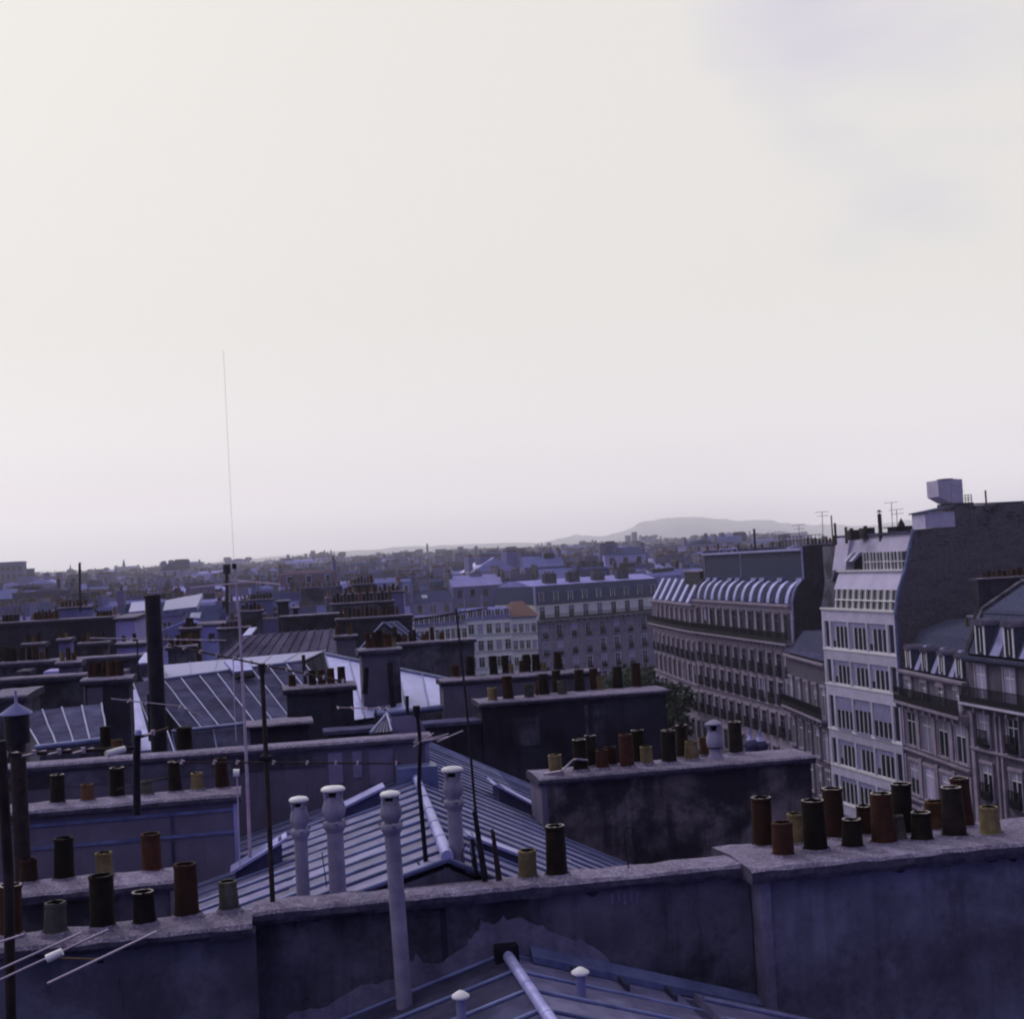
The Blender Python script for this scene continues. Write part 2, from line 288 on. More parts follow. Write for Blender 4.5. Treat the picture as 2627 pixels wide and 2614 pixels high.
# ================================================================== chimney pots and stacks
def pot_mesh(h, r0, r1, m, n=16, collar=True, rim=True):
    b = B()
    prof = [(r0 * 1.16, -0.05), (r0 * 1.16, 0.02), (r0 * 1.0, 0.05), (lerp1(r0, r1, .5), h * .5), (r1, h - .05), (r1 * 1.07, h - .045), (r1 * 1.07, h)]
    b.lathe((0, 0, 0), prof[:-1] + [(r1 * 1.07, h - 0.006)], n, 0)
    return b
def lerp1(a, b, t): return a + (b - a) * t
def pot(stack, px, yb, yt, wb, wt, z, m, label=None, rim=True, xt=None, glaze=0):
    c = PZ(px, yb, z)
    y0_, y1_ = stack['cy0'], stack['cy1']
    if stack.get('cx') and c.x > stack['cx']: y0_, y1_ = stack['cy2'], stack['cy3']
    yc_ = min(max(c.y, y0_), y1_)
    if abs(yc_ - c.y) > 1e-4: q_ = PY(px, yb, yc_); c = Vector((q_.x, yc_, z))
    D = depth(c); s = D / F
    h = (yb - yt) * s; r0 = wb / 2 * s; r1 = wt / 2 * s
    b = B(); n = 18
    t = 0.022
    r0 *= 0.95
    prof = [(r0 * 1.12, -0.06), (r0 * 1.12, 0.015), (r0, 0.045), (lerp1(r0, r1, .3), h * .3), (lerp1(r0, r1, .62), h * .6), (r1, h - .05), (r1 * 1.05, h - .04), (r1 * 1.05, h - .012), (r1 * 1.02, h)]
    o = len(b.v)
    outer = prof; inner = [(r1 - t, h), (r1 - t, h * .45)]
    allp = outer + inner
    rq = random.Random(int(px * 3 + yt)); tx, ty = rq.uniform(-.03, .03), rq.uniform(-.03, .03); e1, e2 = rq.uniform(-.03, .03), rq.uniform(0, 6)
    vs = [(c[0] + zz * tx + r * (1 + e1 * math.cos(2 * (2 * math.pi * k / n - e2)) + (rq.uniform(-.025, .025) if 0.02 < zz < h * .9 or zz > h - .02 else 0)) * math.cos(2 * math.pi * k / n), c[1] + zz * ty + r * math.sin(2 * math.pi * k / n), c[2] + zz + (rq.uniform(-.006, .004) if zz > h - .02 else 0)) for r, zz in allp for k in range(n)]
    for j in range(len(allp) - 1):
        mi = 2 if j >= len(outer) else (1 if j == len(outer) - 1 else 0)
        b.add([vs[j * n + k] for k in range(n)] + [vs[(j + 1) * n + k] for k in range(n)], [(k, (k + 1) % n, (k + 1) % n + n, k + n) for k in range(n)], mi, True)
    m_ = len(allp) - 1
    b.add([vs[m_ * n + k] for k in range(n)], [tuple(range(n))], 2)
    ob = b.obj('chimney_pot', [m, 'rim_clay' if rim else m, 'soot_inside'], stack, label=label)
    # a lump of bedding mortar round the foot
    q = B(); rr = random.Random(int(px * 7 + yb)); n2 = 14; R0 = r0 * 1.45
    v1 = [(c[0] + R0 * rr.uniform(.92, 1.15) * math.cos(2 * math.pi * k / n2), c[1] + R0 * rr.uniform(.92, 1.1) * math.sin(2 * math.pi * k / n2), c[2] - .03) for k in range(n2)]
    v2 = [(c[0] + r0 * 1.14 * math.cos(2 * math.pi * k / n2), c[1] + r0 * 1.14 * math.sin(2 * math.pi * k / n2), c[2] + .035 * rr.uniform(.8, 1.3)) for k in range(n2)]
    q.add(v1 + v2, [(k, (k + 1) % n2, (k + 1) % n2 + n2, k + n2) for k in range(n2)], 0, True)
    q.obj('mortar_bed', 'cap_mortar', ob, local=True)
    return ob
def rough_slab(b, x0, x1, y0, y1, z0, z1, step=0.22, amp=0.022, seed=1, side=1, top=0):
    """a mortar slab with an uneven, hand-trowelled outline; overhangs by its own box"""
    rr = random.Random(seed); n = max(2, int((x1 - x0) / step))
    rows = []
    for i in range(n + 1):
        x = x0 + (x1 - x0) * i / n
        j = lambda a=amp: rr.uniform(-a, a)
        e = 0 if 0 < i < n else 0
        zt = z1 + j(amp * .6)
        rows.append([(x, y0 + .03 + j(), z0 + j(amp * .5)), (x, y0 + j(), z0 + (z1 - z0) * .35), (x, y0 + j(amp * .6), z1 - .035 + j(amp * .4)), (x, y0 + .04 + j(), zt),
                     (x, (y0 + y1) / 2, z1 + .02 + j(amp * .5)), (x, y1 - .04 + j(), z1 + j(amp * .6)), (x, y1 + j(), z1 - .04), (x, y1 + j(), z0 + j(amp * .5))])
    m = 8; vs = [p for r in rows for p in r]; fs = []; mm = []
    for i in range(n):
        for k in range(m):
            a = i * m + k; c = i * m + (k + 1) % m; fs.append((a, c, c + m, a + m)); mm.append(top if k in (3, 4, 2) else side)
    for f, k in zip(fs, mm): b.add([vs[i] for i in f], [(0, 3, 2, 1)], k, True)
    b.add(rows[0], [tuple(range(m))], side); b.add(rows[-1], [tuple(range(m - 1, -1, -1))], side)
    return b

# ------------------------------------------------------------------ the nearest party wall (three stretches of one chimney wall)
Zc = 22.30
W1 = thing('chimney_wall', 'nearest long sooty chimney wall crossing the whole foreground, rough mortar cap on top', 'chimney', (3, 16.2, 0))
W1['cy0'], W1['cy1'], W1['cx'], W1['cy2'], W1['cy3'] = 15.9, 16.4, 5.4, 16.05, 16.95
b = B(); b.box(-6.5, -0.17, 15.74, 16.3, 8, Zc - .14); b.obj('wall', 'blue_plaster', W1, label='paler left stretch of rendered wall')
b = B(); b.box(-0.17, 5.62, 16.16, 16.55, 8, Zc - .14); b.obj('wall', 'soot_plaster', W1, label='dark sooty middle stretch of wall')
b = B(); b.box(5.66, 14.5, 15.86, 17.0, 8, Zc - .16); b.obj('wall', 'blue_plaster', W1, label='projecting right stretch of wall, bluish render')
b = B(); rough_slab(b, -6.5, -0.2, 15.62, 16.38, Zc - .16, Zc - .03, seed=2); b.obj('cap', ['cap_mortar', 'cap_edge_shaded'], W1)
b = B(); rough_slab(b, -0.2, 5.70, 16.05, 16.66, Zc - .15, Zc, seed=3); b.obj('cap', ['cap_mortar', 'cap_edge_shaded'], W1)
b = B(); rough_slab(b, 5.50, 14.5, 15.72, 17.18, Zc - .17, Zc + .01, seed=4); b.obj('cap', ['cap_mortar', 'cap_edge_shaded'], W1)
b = B(); b.box(5.635, 5.76, 15.845, 16.2, 8, Zc - .165); b.obj('corner_strip', 'dim_mortar', W1, label='pale repaired corner of the projecting stretch')
b = B(); b.box(9.2, 14.5, 15.835, 16.0, 8, Zc - .3); b.obj('render_patch', 'soot_plaster', W1, label='darker patch of render at the right end')
for a in [(1957, 2170, 2046, 54, 51, 'clay_brown', 'dark brown tall pot at the left end of the projecting stretch'),
          (2010, 2196, 2109, 57, 51, 'clay_red', 'short reddish banded pot at the front'),
          (2047, 2164, 2087, 48, 42, 'clay_yellow', 'short yellow-brown pot half hidden'),
          (2094, 2182, 2053, 64, 57, 'clay_dark', 'big blackened pot with a pale rim'),
          (2142, 2150, 2022, 56, 51, 'clay_brown', None), (2187, 2176, 2101, 58, 47, 'clay_dark', 'short black pot with flared foot'),
          (2222, 2142, 2066, 48, 43, 'clay_brown', None), (2268, 2164, 2035, 66, 52, 'clay_brown', 'broad red-brown pot tapering upward'),
          (2315, 2138, 2010, 56, 50, 'clay_dark', None), (2308, 2156, 2092, 42, 27, 'clay_grey', 'small grey conical pot'),
          (2366, 2157, 2083, 57, 48, 'clay_dark', None), (2400, 2128, 2055, 54, 50, 'clay_orange', 'orange-brown pot in the back row'),
          (2450, 2146, 2019, 64, 52, 'clay_dark', 'tall blackened pot with a pale rim'), (2473, 2120, 1997, 58, 48, 'clay_brown', None),
          (2542, 2142, 2069, 58, 45, 'clay_yellow', 'short yellow pot at the right end')]:
    pot(W1, *a[:5], Zc + .01, a[5], a[6], rim=a[5] in ('clay_dark', 'clay_brown'))
for a in [(1353, 2222, 2149, 50, 45, 'clay_yellow', 'short pot, tan above and black below'), (1428, 2218, 2090, 60, 50, 'clay_dark', 'tall black pot with a shiny pale rim'),
          (28, 2398, 2272, 60, 56, 'clay_brown', None), (143, 2395, 2315, 62, 52, 'clay_grey', 'short dim grey pot'), (264, 2380, 2245, 63, 60, 'clay_dark', None),
          (372, 2370, 2287, 60, 54, 'clay_dark', None), (480, 2350, 2217, 66, 57, 'clay_brown', 'tall dark brown pot'), (589, 2335, 2260, 53, 46, 'clay_grey', 'short weathered tan pot')]:
    pot(W1, *a[:5], Zc, a[5], a[6], rim=a[1] in (2218, 2370, 2398))
# repaired mortar band over the roof line below
rr = random.Random(5)
b = B(); up = []; lo = []
prof = [(-3.4, 19.95, .22), (-1.6, 20.4, .25), (-0.6, 20.70, .30), (0.1, 20.92, .36), (0.75, 21.13, .33), (1.4, 21.33, .30), (1.55, 21.37, .45), (1.75, 21.43, .28), (2.1, 21.53, .28), (2.3, 21.6, .5), (2.6, 21.68, .45), (3.0, 21.56, .42), (3.5, 21.40, .33), (3.95, 21.25, .12), (4.1, 21.2, .05)]
prof = [(x * 1.029, 26 - (26 - z) * 1.029, h) for x, z, h in prof]
pts = []
for (x0, z0, h0), (x1, z1, h1) in zip(prof, prof[1:]):
    for i in range(7): t = i / 7; pts.append((lerp1(x0, x1, t), lerp1(z0, z1, t) - .25, lerp1(z0, z1, t) + lerp1(h0, h1, t) - .06 + rr.uniform(-.022, .018) + .03 * math.sin(x0 * 9 + t * 5)))
for (xa, za, ta), (xb, zb, tb) in zip(pts, pts[1:]):
    b.hexa([(xa, 16.145, za), (xb, 16.145, zb), (xb, 16.18, zb), (xa, 16.18, za)], [(xa, 16.145, ta), (xb, 16.145, tb), (xb, 16.18, tb), (xa, 16.18, ta)])
b.obj('mortar_band', 'dim_mortar', W1, label='pale repaired mortar following the roof slope')
b = B(); b.tube((3.05, 15.66, 22.1), (3.0, 15.66, 21.5), .02); b.obj('stain_pipe', 'iron', W1) if False else None
rr = random.Random(77)
def grime(x0, x1, y, ztop, lo, hi, nm='grime_run', m_='black_plaster', n=26):
    q = B(); x = x0
    while x < x1:
        w = rr.uniform(.04, .22); h = rr.uniform(lo, hi) * (1 if rr.random() < .7 else 1.9)
        k = 5; L_ = [(x + w * i / k, ztop - h * math.sin(math.pi * (i + .5) / (k + 1)) ** .7 * rr.uniform(.8, 1.1)) for i in range(k + 1)]
        for (a0, b0), (a1, b1) in zip(L_, L_[1:]): q.hexa([(a0, y - .004, b0), (a1, y - .004, b1), (a1, y + .02, b1), (a0, y + .02, b0)], [(a0, y - .004, ztop), (a1, y - .004, ztop), (a1, y + .02, ztop), (a0, y + .02, ztop)])
        x += w + (rr.uniform(.05, .5) if rr.random() < .25 else -.01)
    q.obj(nm, m_, W1, kind='stuff')
grime(-0.1, 5.5, 16.155, 22.17, .02, .06); grime(-6.0, -0.25, 15.735, 22.15, .02, .05); grime(5.95, 9.2, 15.855, 22.16, .02, .06)
for x0_, z0_, ln_, y_ in ((4.9, 22.0, .5, 16.156), (-1.6, 21.9, .4, 15.736)):
    q = B(); p_ = Vector((x0_, y_, z0_))
    while ln_ > 0:
        st_ = rr.uniform(.05, .12); p2_ = p_ + Vector((rr.uniform(-.045, .05), 0, -st_)); q.tube(p_, p2_, .002, .0015, 4, 0, False); p_ = p2_; ln_ -= st_
    q.obj('crack', 'black_plaster', W1)
for x_, z_ in ((3.92, 22.1), (4.0, 22.12), (4.07, 22.08), (4.15, 22.11), (4.22, 22.09)):
    q = B(); q.hexa([(x_, 16.15, z_ - .13), (x_ + .02, 16.15, z_ - .13), (x_ + .02, 16.17, z_ - .13), (x_, 16.17, z_ - .13)], [(x_ - .01, 16.15, z_), (x_ + .035, 16.15, z_), (x_ + .035, 16.17, z_), (x_ - .01, 16.17, z_)]); q.obj('lime_drip', 'pale_mortar', W1)
# dark vertical flue seam
b = B(); b.box(1.9, 1.97, 16.15, 16.18, 21.35, 22.15); b.obj('recessed_seam', 'black_plaster', W1)

# ------------------------------------------------------------------ seamed zinc roofs
def zinc_roof(name, label, A, Bq, C, D, n, jit=.012, pm='zinc_panel', rm='zinc_roll', rr=0.03, body=True, zlow=8, parent=None, ridge=None, bodymat='soot_plaster', flat=False, hcut=0, group=None):
    """A,Bq upper edge; D,C lower edge; one panel object between each pair of batten rolls, one roll object on each joint"""
    A, Bq, C, D = map(Vector, (A, Bq, C, D))
    t = parent or thing(name, label, 'roof', tuple((A + Bq + C + D) / 4), group=group)
    nrm = (Bq - A).cross(D - A).normalized()
    if nrm.z < 0: nrm = -nrm
    if body:
        b = B()
        for i in range(n):
            q = [p - nrm * .09 for p in (lerp(A, Bq, i / n), lerp(A, Bq, (i + 1) / n), lerp(D, C, (i + 1) / n), lerp(D, C, i / n))]
            b.down(q, zlow)
        b.obj('wall', bodymat, t)
    for i in range(n):
        a0, a1 = lerp(A, Bq, i / n), lerp(A, Bq, (i + 1) / n); d0, d1 = lerp(D, C, i / n), lerp(D, C, (i + 1) / n)
        b = B(); off = -nrm * random.uniform(0, .006)
        if hcut:
            k = hcut
            for j in range(k):
                s0, s1 = j / k, (j + 1) / k
                b.slab([lerp(a0, d0, s0) + off, lerp(a1, d1, s0) + off, lerp(a1, d1, s1) + off + nrm * .012, lerp(a0, d0, s1) + off + nrm * .012], .02)
        else: b.slab([a0 + off, a1 + off, d1 + off, d0 + off], .02)
        b.obj('roof_panel', pm, t)
    for i in range(n + 1):
        a, d = lerp(A, Bq, i / n), lerp(D, C, i / n)
        u = (Bq - A).normalized(); b = B(); a = a + u * random.uniform(-jit, jit); d = d + u * random.uniform(-jit, jit)
        if flat: b.hexa([a - u * rr, a + u * rr, d + u * rr, d - u * rr], [a - u * rr * .6 + nrm * rr * 1.6, a + u * rr * .6 + nrm * rr * 1.6, d + u * rr * .6 + nrm * rr * 1.6, d - u * rr * .6 + nrm * rr * 1.6])
        else:
            pp_ = [lerp(a, d, k_ / 4) + nrm * rr * random.uniform(.3, .6) + (u * random.uniform(-jit, jit) if 0 < k_ < 4 else u * 0) for k_ in range(5)]
            for e_, f_ in zip(pp_, pp_[1:]): b.tube(e_, f_, rr * random.uniform(.9, 1.08), rr, 8, 0, True)
        b.obj('batten_roll', rm, t)
    if ridge:
        b = B(); m_ = (A + Bq) / 2
        b.tube(A + Vector((0, 0, ridge * .3)), Bq + Vector((0, 0, ridge * .3)), ridge, ridge, 12); b.obj('ridge_cap', 'zinc_light', t)
    return t
# near roof, below the nearest wall
X1, Z1 = 2.62, 21.52
NR = thing('zinc_roof', 'nearest zinc gable roof at the bottom edge, below the long chimney wall', 'roof', (2.5, 13, 21))
yf, yb_ = 9.8, 16.14
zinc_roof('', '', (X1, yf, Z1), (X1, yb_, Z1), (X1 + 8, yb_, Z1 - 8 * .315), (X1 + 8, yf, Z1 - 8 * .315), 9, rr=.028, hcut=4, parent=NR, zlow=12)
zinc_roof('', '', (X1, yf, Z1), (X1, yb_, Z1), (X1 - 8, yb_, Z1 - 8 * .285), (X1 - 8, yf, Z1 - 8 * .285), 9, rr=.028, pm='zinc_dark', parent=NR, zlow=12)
b = B(); b.tube((X1, yf, Z1 + .05), (X1, yb_ - .25, Z1 + .05), .062, .062, 14)
for k in range(5): b.tube((X1, 15.75 - k * 1.02, Z1 + .05), (X1, 15.72 - k * 1.02, Z1 + .05), .067, .067, 14)
b.obj('ridge_cap', 'zinc_light', NR)
b = B(); b.box(X1 - .13, X1 + .13, 15.92, 16.1, Z1 - .08, Z1 + .15); b.obj('ridge_end_box', 'iron', NR)
b = B(); b.hexa([(X1 + .3, 15.98, Z1 - .08), (X1 + 7, 15.98, Z1 - 2.19), (X1 + 7, 16.15, Z1 - 2.19), (X1 + .3, 16.15, Z1 - .08)], [(X1 + .3, 15.98, Z1 - .0), (X1 + 7, 15.98, Z1 - 2.11), (X1 + 7, 16.15, Z1 - 2.03), (X1 + .3, 16.15, Z1 + .08)]); b.obj('flashing', 'zinc_roll', NR)
for i in range(7):
    x = X1 + .75 + i * .55; z = Z1 - (x - X1) * .315
    b = B(); b.box(x - .02, x + .02, 15.6, 15.98, z - .02, z + .085); b.obj('flashing_clip', 'zinc_dark', NR)
# cross welts: a dark step on two panels and a skylight flap on the right
zz = lambda x: Z1 - (x - X1) * .315
b = B(); b.slab([(4.75, 13.3, zz(4.75) + .11), (4.75, 15.8, zz(4.75) + .11), (8.6, 15.8, zz(8.6) + .11), (8.6, 13.3, zz(8.6) + .11)], .1); b.obj('upper_sheet', 'zinc_panel', NR, label='overlapping raised zinc sheet')
b = B()
for yy in (13.9, 14.75, 15.5): b.tube((4.76, yy, zz(4.76) + .13), (8.6, yy, zz(8.6) + .13), .034, .034, 8)
b.obj('batten_roll', 'seam_light', NR)
b = B(); b.slab([(4.6, 13.3, zz(4.6) + .01), (4.6, 15.8, zz(4.6) + .01), (4.75, 15.8, zz(4.75) + .02), (4.75, 13.3, zz(4.75) + .02)], .02); b.obj('dark_step', 'zinc_dark', NR)

def vent(px, yb, yt, w, Y, label, cw=1.9, group='small roof vents'):
    p = PY(px, yb, Y); D = depth(p); s = D / F; h = (yb - yt) * s; r = w / 2 * s
    t = thing('roof_vent', label, 'vent', tuple(p), group=group)
    b = B(); b.lathe(p - Vector((0, 0, .1)), [(r * 1.5, 0), (r * 1.2, .1), (r, .14), (r, h + .04)], 14); b.obj('pipe', 'zinc', t)
    b = B(); b.lathe(p + Vector((0, 0, h - .07)), [(r * cw * .8, 0), (r * cw, .015), (r * cw * .95, .035), (r * cw * .4, .07), (.005, .085)], 16); b.obj('cowl', 'white_paint', t)
vent(1493, 2574, 2484, 25, 15.0, 'small mushroom vent right of the ridge on the nearest zinc roof')
vent(1187, 2660, 2545, 25, 14.4, 'small mushroom vent left of the ridge at the bottom edge')

# ------------------------------------------------------------------ tall cement flues
def flue(px, yb, yt, w, Y, label, yc, lean=0.0, cowl_w=55):
    p = PY(px, yb, Y); D = depth(p); s = D / F
    r = w / 2 * s; H = (yb - yt) * s; hc = (yb - yc) * s      # yc = where the cowl collar sits
    t = thing('flue_pipe', label, 'flue', tuple(p), group='tall cement flue pipes with capped cowls')
    tl = Vector((lean, 0, 1)).normalized()
    b = B(); b.tube(p - tl * .2, p + tl * hc, r * 1.04, r, 20); b.tube(p + tl * hc * .55, p + tl * (hc * .55 + .1), r * 1.08, r * 1.08, 20) if H > 1.5 else None
    b.obj('pipe', 'flue_cement', t)
    c = p + tl * (hc - .03); 
    b = B(); b.lathe(c, [(r * 1.0, -.05), (r * 1.28, 0), (r * 1.42, .02), (r * 1.42, .07), (r * 1.2, .085)], 20)
    for k in range(3):
        a = k * 2.1 + .6; b.tube(c + Vector((math.cos(a) * r * 1.3, math.sin(a) * r * 1.3, .05)), c + Vector((math.cos(a) * r * 1.75, math.sin(a) * r * 1.75, .09)), .018, .018, 8)
    b.obj('collar', 'flue_cement', t)
    hc2 = H - hc; cw = cowl_w / 2 * s
    b = B(); b.lathe(c + Vector((0, 0, .08)), [(r * .92, 0), (r * .92, .02), (r * 1.25, .06), (r * 1.43, hc2 * .26), (r * 1.4, hc2 * .38), (r * 1.12, hc2 * .58), (r * 1.05, hc2 * .66)], 20); b.obj('cowl_body', 'flue_cement', t)
    b = B(); z0 = c.z + .08 + hc2 * .62; z1 = p.z + H - .04
    b.tube((c.x, c.y, z0 - .02), (c.x, c.y, z1), r * .62, r * .62, 10, 1)
    for k in range(4):
        a = k * math.pi / 2 + .5; dx, dy = math.cos(a), math.sin(a)
        b.tube((c.x + dx * r * 1.0, c.y + dy * r * 1.0, z0 - .02), (c.x + dx * cw * .78, c.y + dy * cw * .78, z1 + .01), .022, .026, 6)
    b.obj('cowl_legs', ['flue_cement', 'soot_inside'], t)
    b = B(); b.lathe((c.x, c.y, z1), [(cw * .75, 0), (cw, .012), (cw, .035), (cw * .8, .055), (.01, .072)], 24); b.obj('cowl_cap', 'white_paint', t)
    return t
flue(1036, 2548, 2042, 40, 15.8, 'longest cement flue, standing in front of the nearest wall', 2130, lean=-.022, cowl_w=52)
flue(779, 2310, 2052, 34, 16.95, 'short cement flue behind the wall, left of three', 2140, cowl_w=50)
flue(868, 2305, 2025, 42, 16.95, 'thickest cement flue behind the wall, middle of three', 2120, cowl_w=62)
flue(1176, 2275, 1975, 37, 16.95, 'cement flue with double collar behind the wall, right of the ridge', 2065, cowl_w=57)

# ------------------------------------------------------------------ middle zinc roof with its ridge, behind the nearest wall
def rx(Y): return 2.06 + .0563 * (Y - 16.3)
ZR = 22.56
MRf = thing('zinc_roof', 'blue zinc roof with many batten rolls and pale ridge, behind the nearest wall', 'roof', (2.3, 20, 21))
YB = 23.45
sl_, sr_ = .27, .50
zinc_roof('', '', (rx(16.6), 16.6, ZR), (rx(YB), YB, ZR), (rx(YB) - 5, YB, ZR - 5 * sl_), (rx(16.6) - 6, 16.6, ZR - 6 * sl_), 12, rr=.029, parent=MRf, hcut=3)
zinc_roof('', '', (rx(16.6), 16.6, ZR), (rx(30.5), 30.5, ZR), (rx(30.5) + 6.5, 30.5, ZR - 6.5 * sr_), (rx(16.6) + 6.5, 16.6, ZR - 6.5 * sr_), 25, rr=.027, parent=MRf, hcut=3)
b = B(); b.tube((rx(16.6), 16.6, ZR + .045), (rx(YB), YB, ZR + .045), .075, .06, 12)
for k in range(6): yy = 17.6 + k * 1.05; b.tube((rx(yy), yy, ZR + .045), (rx(yy + .03), yy + .03, ZR + .045), .08, .08, 12)
b.obj('ridge_cap', 'zinc_light', MRf)
b = B(); b.box(rx(23) - .3, rx(23) + .35, 22.95, 23.5, ZR - .3, ZR + .22); b.obj('ridge_end', 'zinc_roll', MRf)
def zl(x, y): return ZR - (rx(y) - x) * sl_
def zr_(x, y): return ZR - (x - rx(y)) * sr_
def hatch(label, x0, x1, y0, y1, left, h, flip=False):
    """a flat-lidded roof hatch on a slope: pale zinc lid, dark cheeks"""
    zf = zl if left else zr_
    xa, xb = (x1, x0) if left else (x0, x1)            # xa upslope, xb downslope
    t = thing('roof_hatch', label, 'roof hatch', (xa, y0, zf(xa, y0)), group='flat-lidded roof hatches')
    za, zb = zf(xa, (y0 + y1) / 2) + h, zf(xb, (y0 + y1) / 2) + .10
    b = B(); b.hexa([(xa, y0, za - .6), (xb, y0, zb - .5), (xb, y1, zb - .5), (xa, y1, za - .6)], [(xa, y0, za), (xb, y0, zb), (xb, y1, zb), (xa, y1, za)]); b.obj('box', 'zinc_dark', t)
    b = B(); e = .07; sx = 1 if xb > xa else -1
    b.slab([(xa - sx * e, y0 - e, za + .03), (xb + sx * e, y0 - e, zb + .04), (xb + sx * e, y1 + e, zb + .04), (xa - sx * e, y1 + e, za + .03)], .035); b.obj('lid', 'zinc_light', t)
hatch('pale-lidded roof hatch halfway down the left slope, left of the thick flue', .95, 1.75, 21.9, 22.2, True, .27)
hatch('larger dark roof hatch at the foot of the left slope by the grey panelled chimney', -.45, .2, 20.1, 20.45, True, .34)
hatch('narrow roof hatch high on the right slope beside the dark brown stack', 4.1, 4.9, 24.9, 25.6, False, .3)
hatch('wide pale roof hatch low on the right slope behind the short tan pot', 2.65, 3.4, 18.4, 18.65, False, .15)

# ------------------------------------------------------------------ generic stack defined by its cap line
def stack(name, label, xl, xr, Y, z, thick, wm, zb=10, over=.08, capt=.13, capm=('cap_mortar', 'cap_edge_shaded'), seed=1, cat='chimney', group=None, amp=.015):
    t = thing(name, label, cat, ((xl + xr) / 2, Y, zb), group=group)
    t['cy0'], t['cy1'] = Y + .18, Y + thick - .12
    b = B(); b.box(xl, xr, Y, Y + thick, zb, z - capt + .02); b.obj('wall', wm, t)
    b = B(); rough_slab(b, xl - over, xr + over, Y - over, Y + thick + over, z - capt, z, seed=seed, amp=amp); b.obj('cap', list(capm), t)
    return t
# left near stack C0
C0 = stack('chimney_stack', 'low rendered stack at left, second row, ledge of four pots above the nearest wall', -3.9, -1.2, 17.95, 22.36, .72, 'soot_plaster', seed=11)
for a in [(73, 2255, 2195, 50, 42, 'clay_brown', 'broken brown pot beside the capped dark flue'), (164, 2243, 2137, 54, 47, 'clay_dark', None), (268, 2232, 2172, 46, 42, 'clay_yellow', 'short tan pot'), (390, 2216, 2119, 52, 48, 'clay_red', 'tall red-brown pot')]:
    pot(C0, *a[:5], 22.36, a[5], a[6], rim=False)
# C1 grey panelled stack
C1 = stack('chimney_stack', 'grey panelled stack with bluish bands and seven pots, left of the ridge roof', -3.75, -.42, 20.95, 22.90, .68, 'grey_plaster', seed=12)
for z in (22.68, 22.36, 21.55): b = B(); b.box(-3.72, -.44, 20.93, 20.96, z - .022, z + .022); b.obj('band', 'zinc_roll', C1)
b = B()
b.box(-1.35, -1.31, 20.935, 20.96, 20.5, 22.66); b.obj('joint', 'zinc_dark', C1)
b = B(); b.box(-.46, -.405, 20.92, 21.9, 20.3, 22.76); b.obj('corner_strip', 'zinc_light', C1)
for a in [(148, 2063, 1987, 40, 35, 'clay_dark', None), (226, 2056, 2011, 37, 31, 'clay_orange', 'short orange pot'), (301, 2046, 1969, 40, 36, 'clay_dark', None), (376, 2042, 2003, 36, 28, 'clay_grey', 'small dark squat pot'),
          (450, 2030, 1951, 37, 30, 'clay_dark', None), (507, 2025, 1979, 36, 31, 'clay_yellow', 'short pale yellow pot'), (571, 2018, 1940, 38, 31, 'clay_brown', None)]:
    pot(C1, *a[:5], 22.90, a[5], a[6], rim=a[5] == 'clay_dark')
# W2 long grey party wall
W2 = stack('party_wall', 'long plain grey rendered party wall behind the ridge roof, with pale straight coping', -6.5, 2.72, 23.5, 23.23, .45, 'grey_plaster', seed=13, over=.06, cat='wall', amp=.006)
for x0, x1, z0 in ((1.05, 1.28, 22.55), (1.45, 1.6, 22.62), (1.72, 2.12, 22.48)):
    b = B(); b.box(x0, x1, 23.485, 23.51, z0, 23.05); b.obj('lime_run', 'pale_mortar', W2, label='pale lime run down the wall')
b = B(); b.box(-6.4, 1.0, 23.488, 23.51, 22.85, 23.08); b.obj('soot_band', 'soot_plaster', W2)
b = B(); b.box(2.66, 2.725, 23.49, 23.96, 21.5, 23.1); b.obj('corner_strip', 'pale_mortar', W2)
# C2 big brown stack
C2 = stack('chimney_stack', 'broad brown-stained stack right of centre, thirteen pots and a white cowl on top', 4.66, 9.5, 23.7, 22.33, .95, 'brown_plaster', seed=14)
b = B(); b.box(4.63, 4.73, 23.68, 24.66, 19, 22.2); b.obj('corner_strip', 'grey_plaster', C2)
for a in [(1426, 1984, 1936, 36, 34, 'clay_yellow', 'short pale tan pot at the left end'), (1490, 1976, 1897, 40, 34, 'clay_dark', None), (1516, 1966, 1887, 34, 30, 'clay_dark', None),
          (1546, 1972, 1924, 36, 31, 'clay_red', 'short red-brown pot'), (1570, 1963, 1916, 32, 29, 'clay_brown', None), (1609, 1968, 1884, 39, 35, 'clay_red', 'tall red-brown pot'),
          (1642, 1956, 1873, 35, 33, 'clay_dark', None), (1660, 1960, 1914, 34, 32, 'clay_yellow', 'short tan pot with sooty foot'), (1717, 1956, 1874, 40, 36, 'clay_dark', None),
          (1752, 1944, 1860, 34, 30, 'clay_dark', None), (1774, 1949, 1901, 38, 31, 'clay_yellow', 'squat yellow pot'), (1808, 1938, 1891, 24, 22, 'clay_orange', None), (1888, 1933, 1852, 37, 33, 'clay_dark', None)]:
    pot(C2, *a[:5], 22.35, a[5], a[6], rim=a[5] == 'clay_dark')
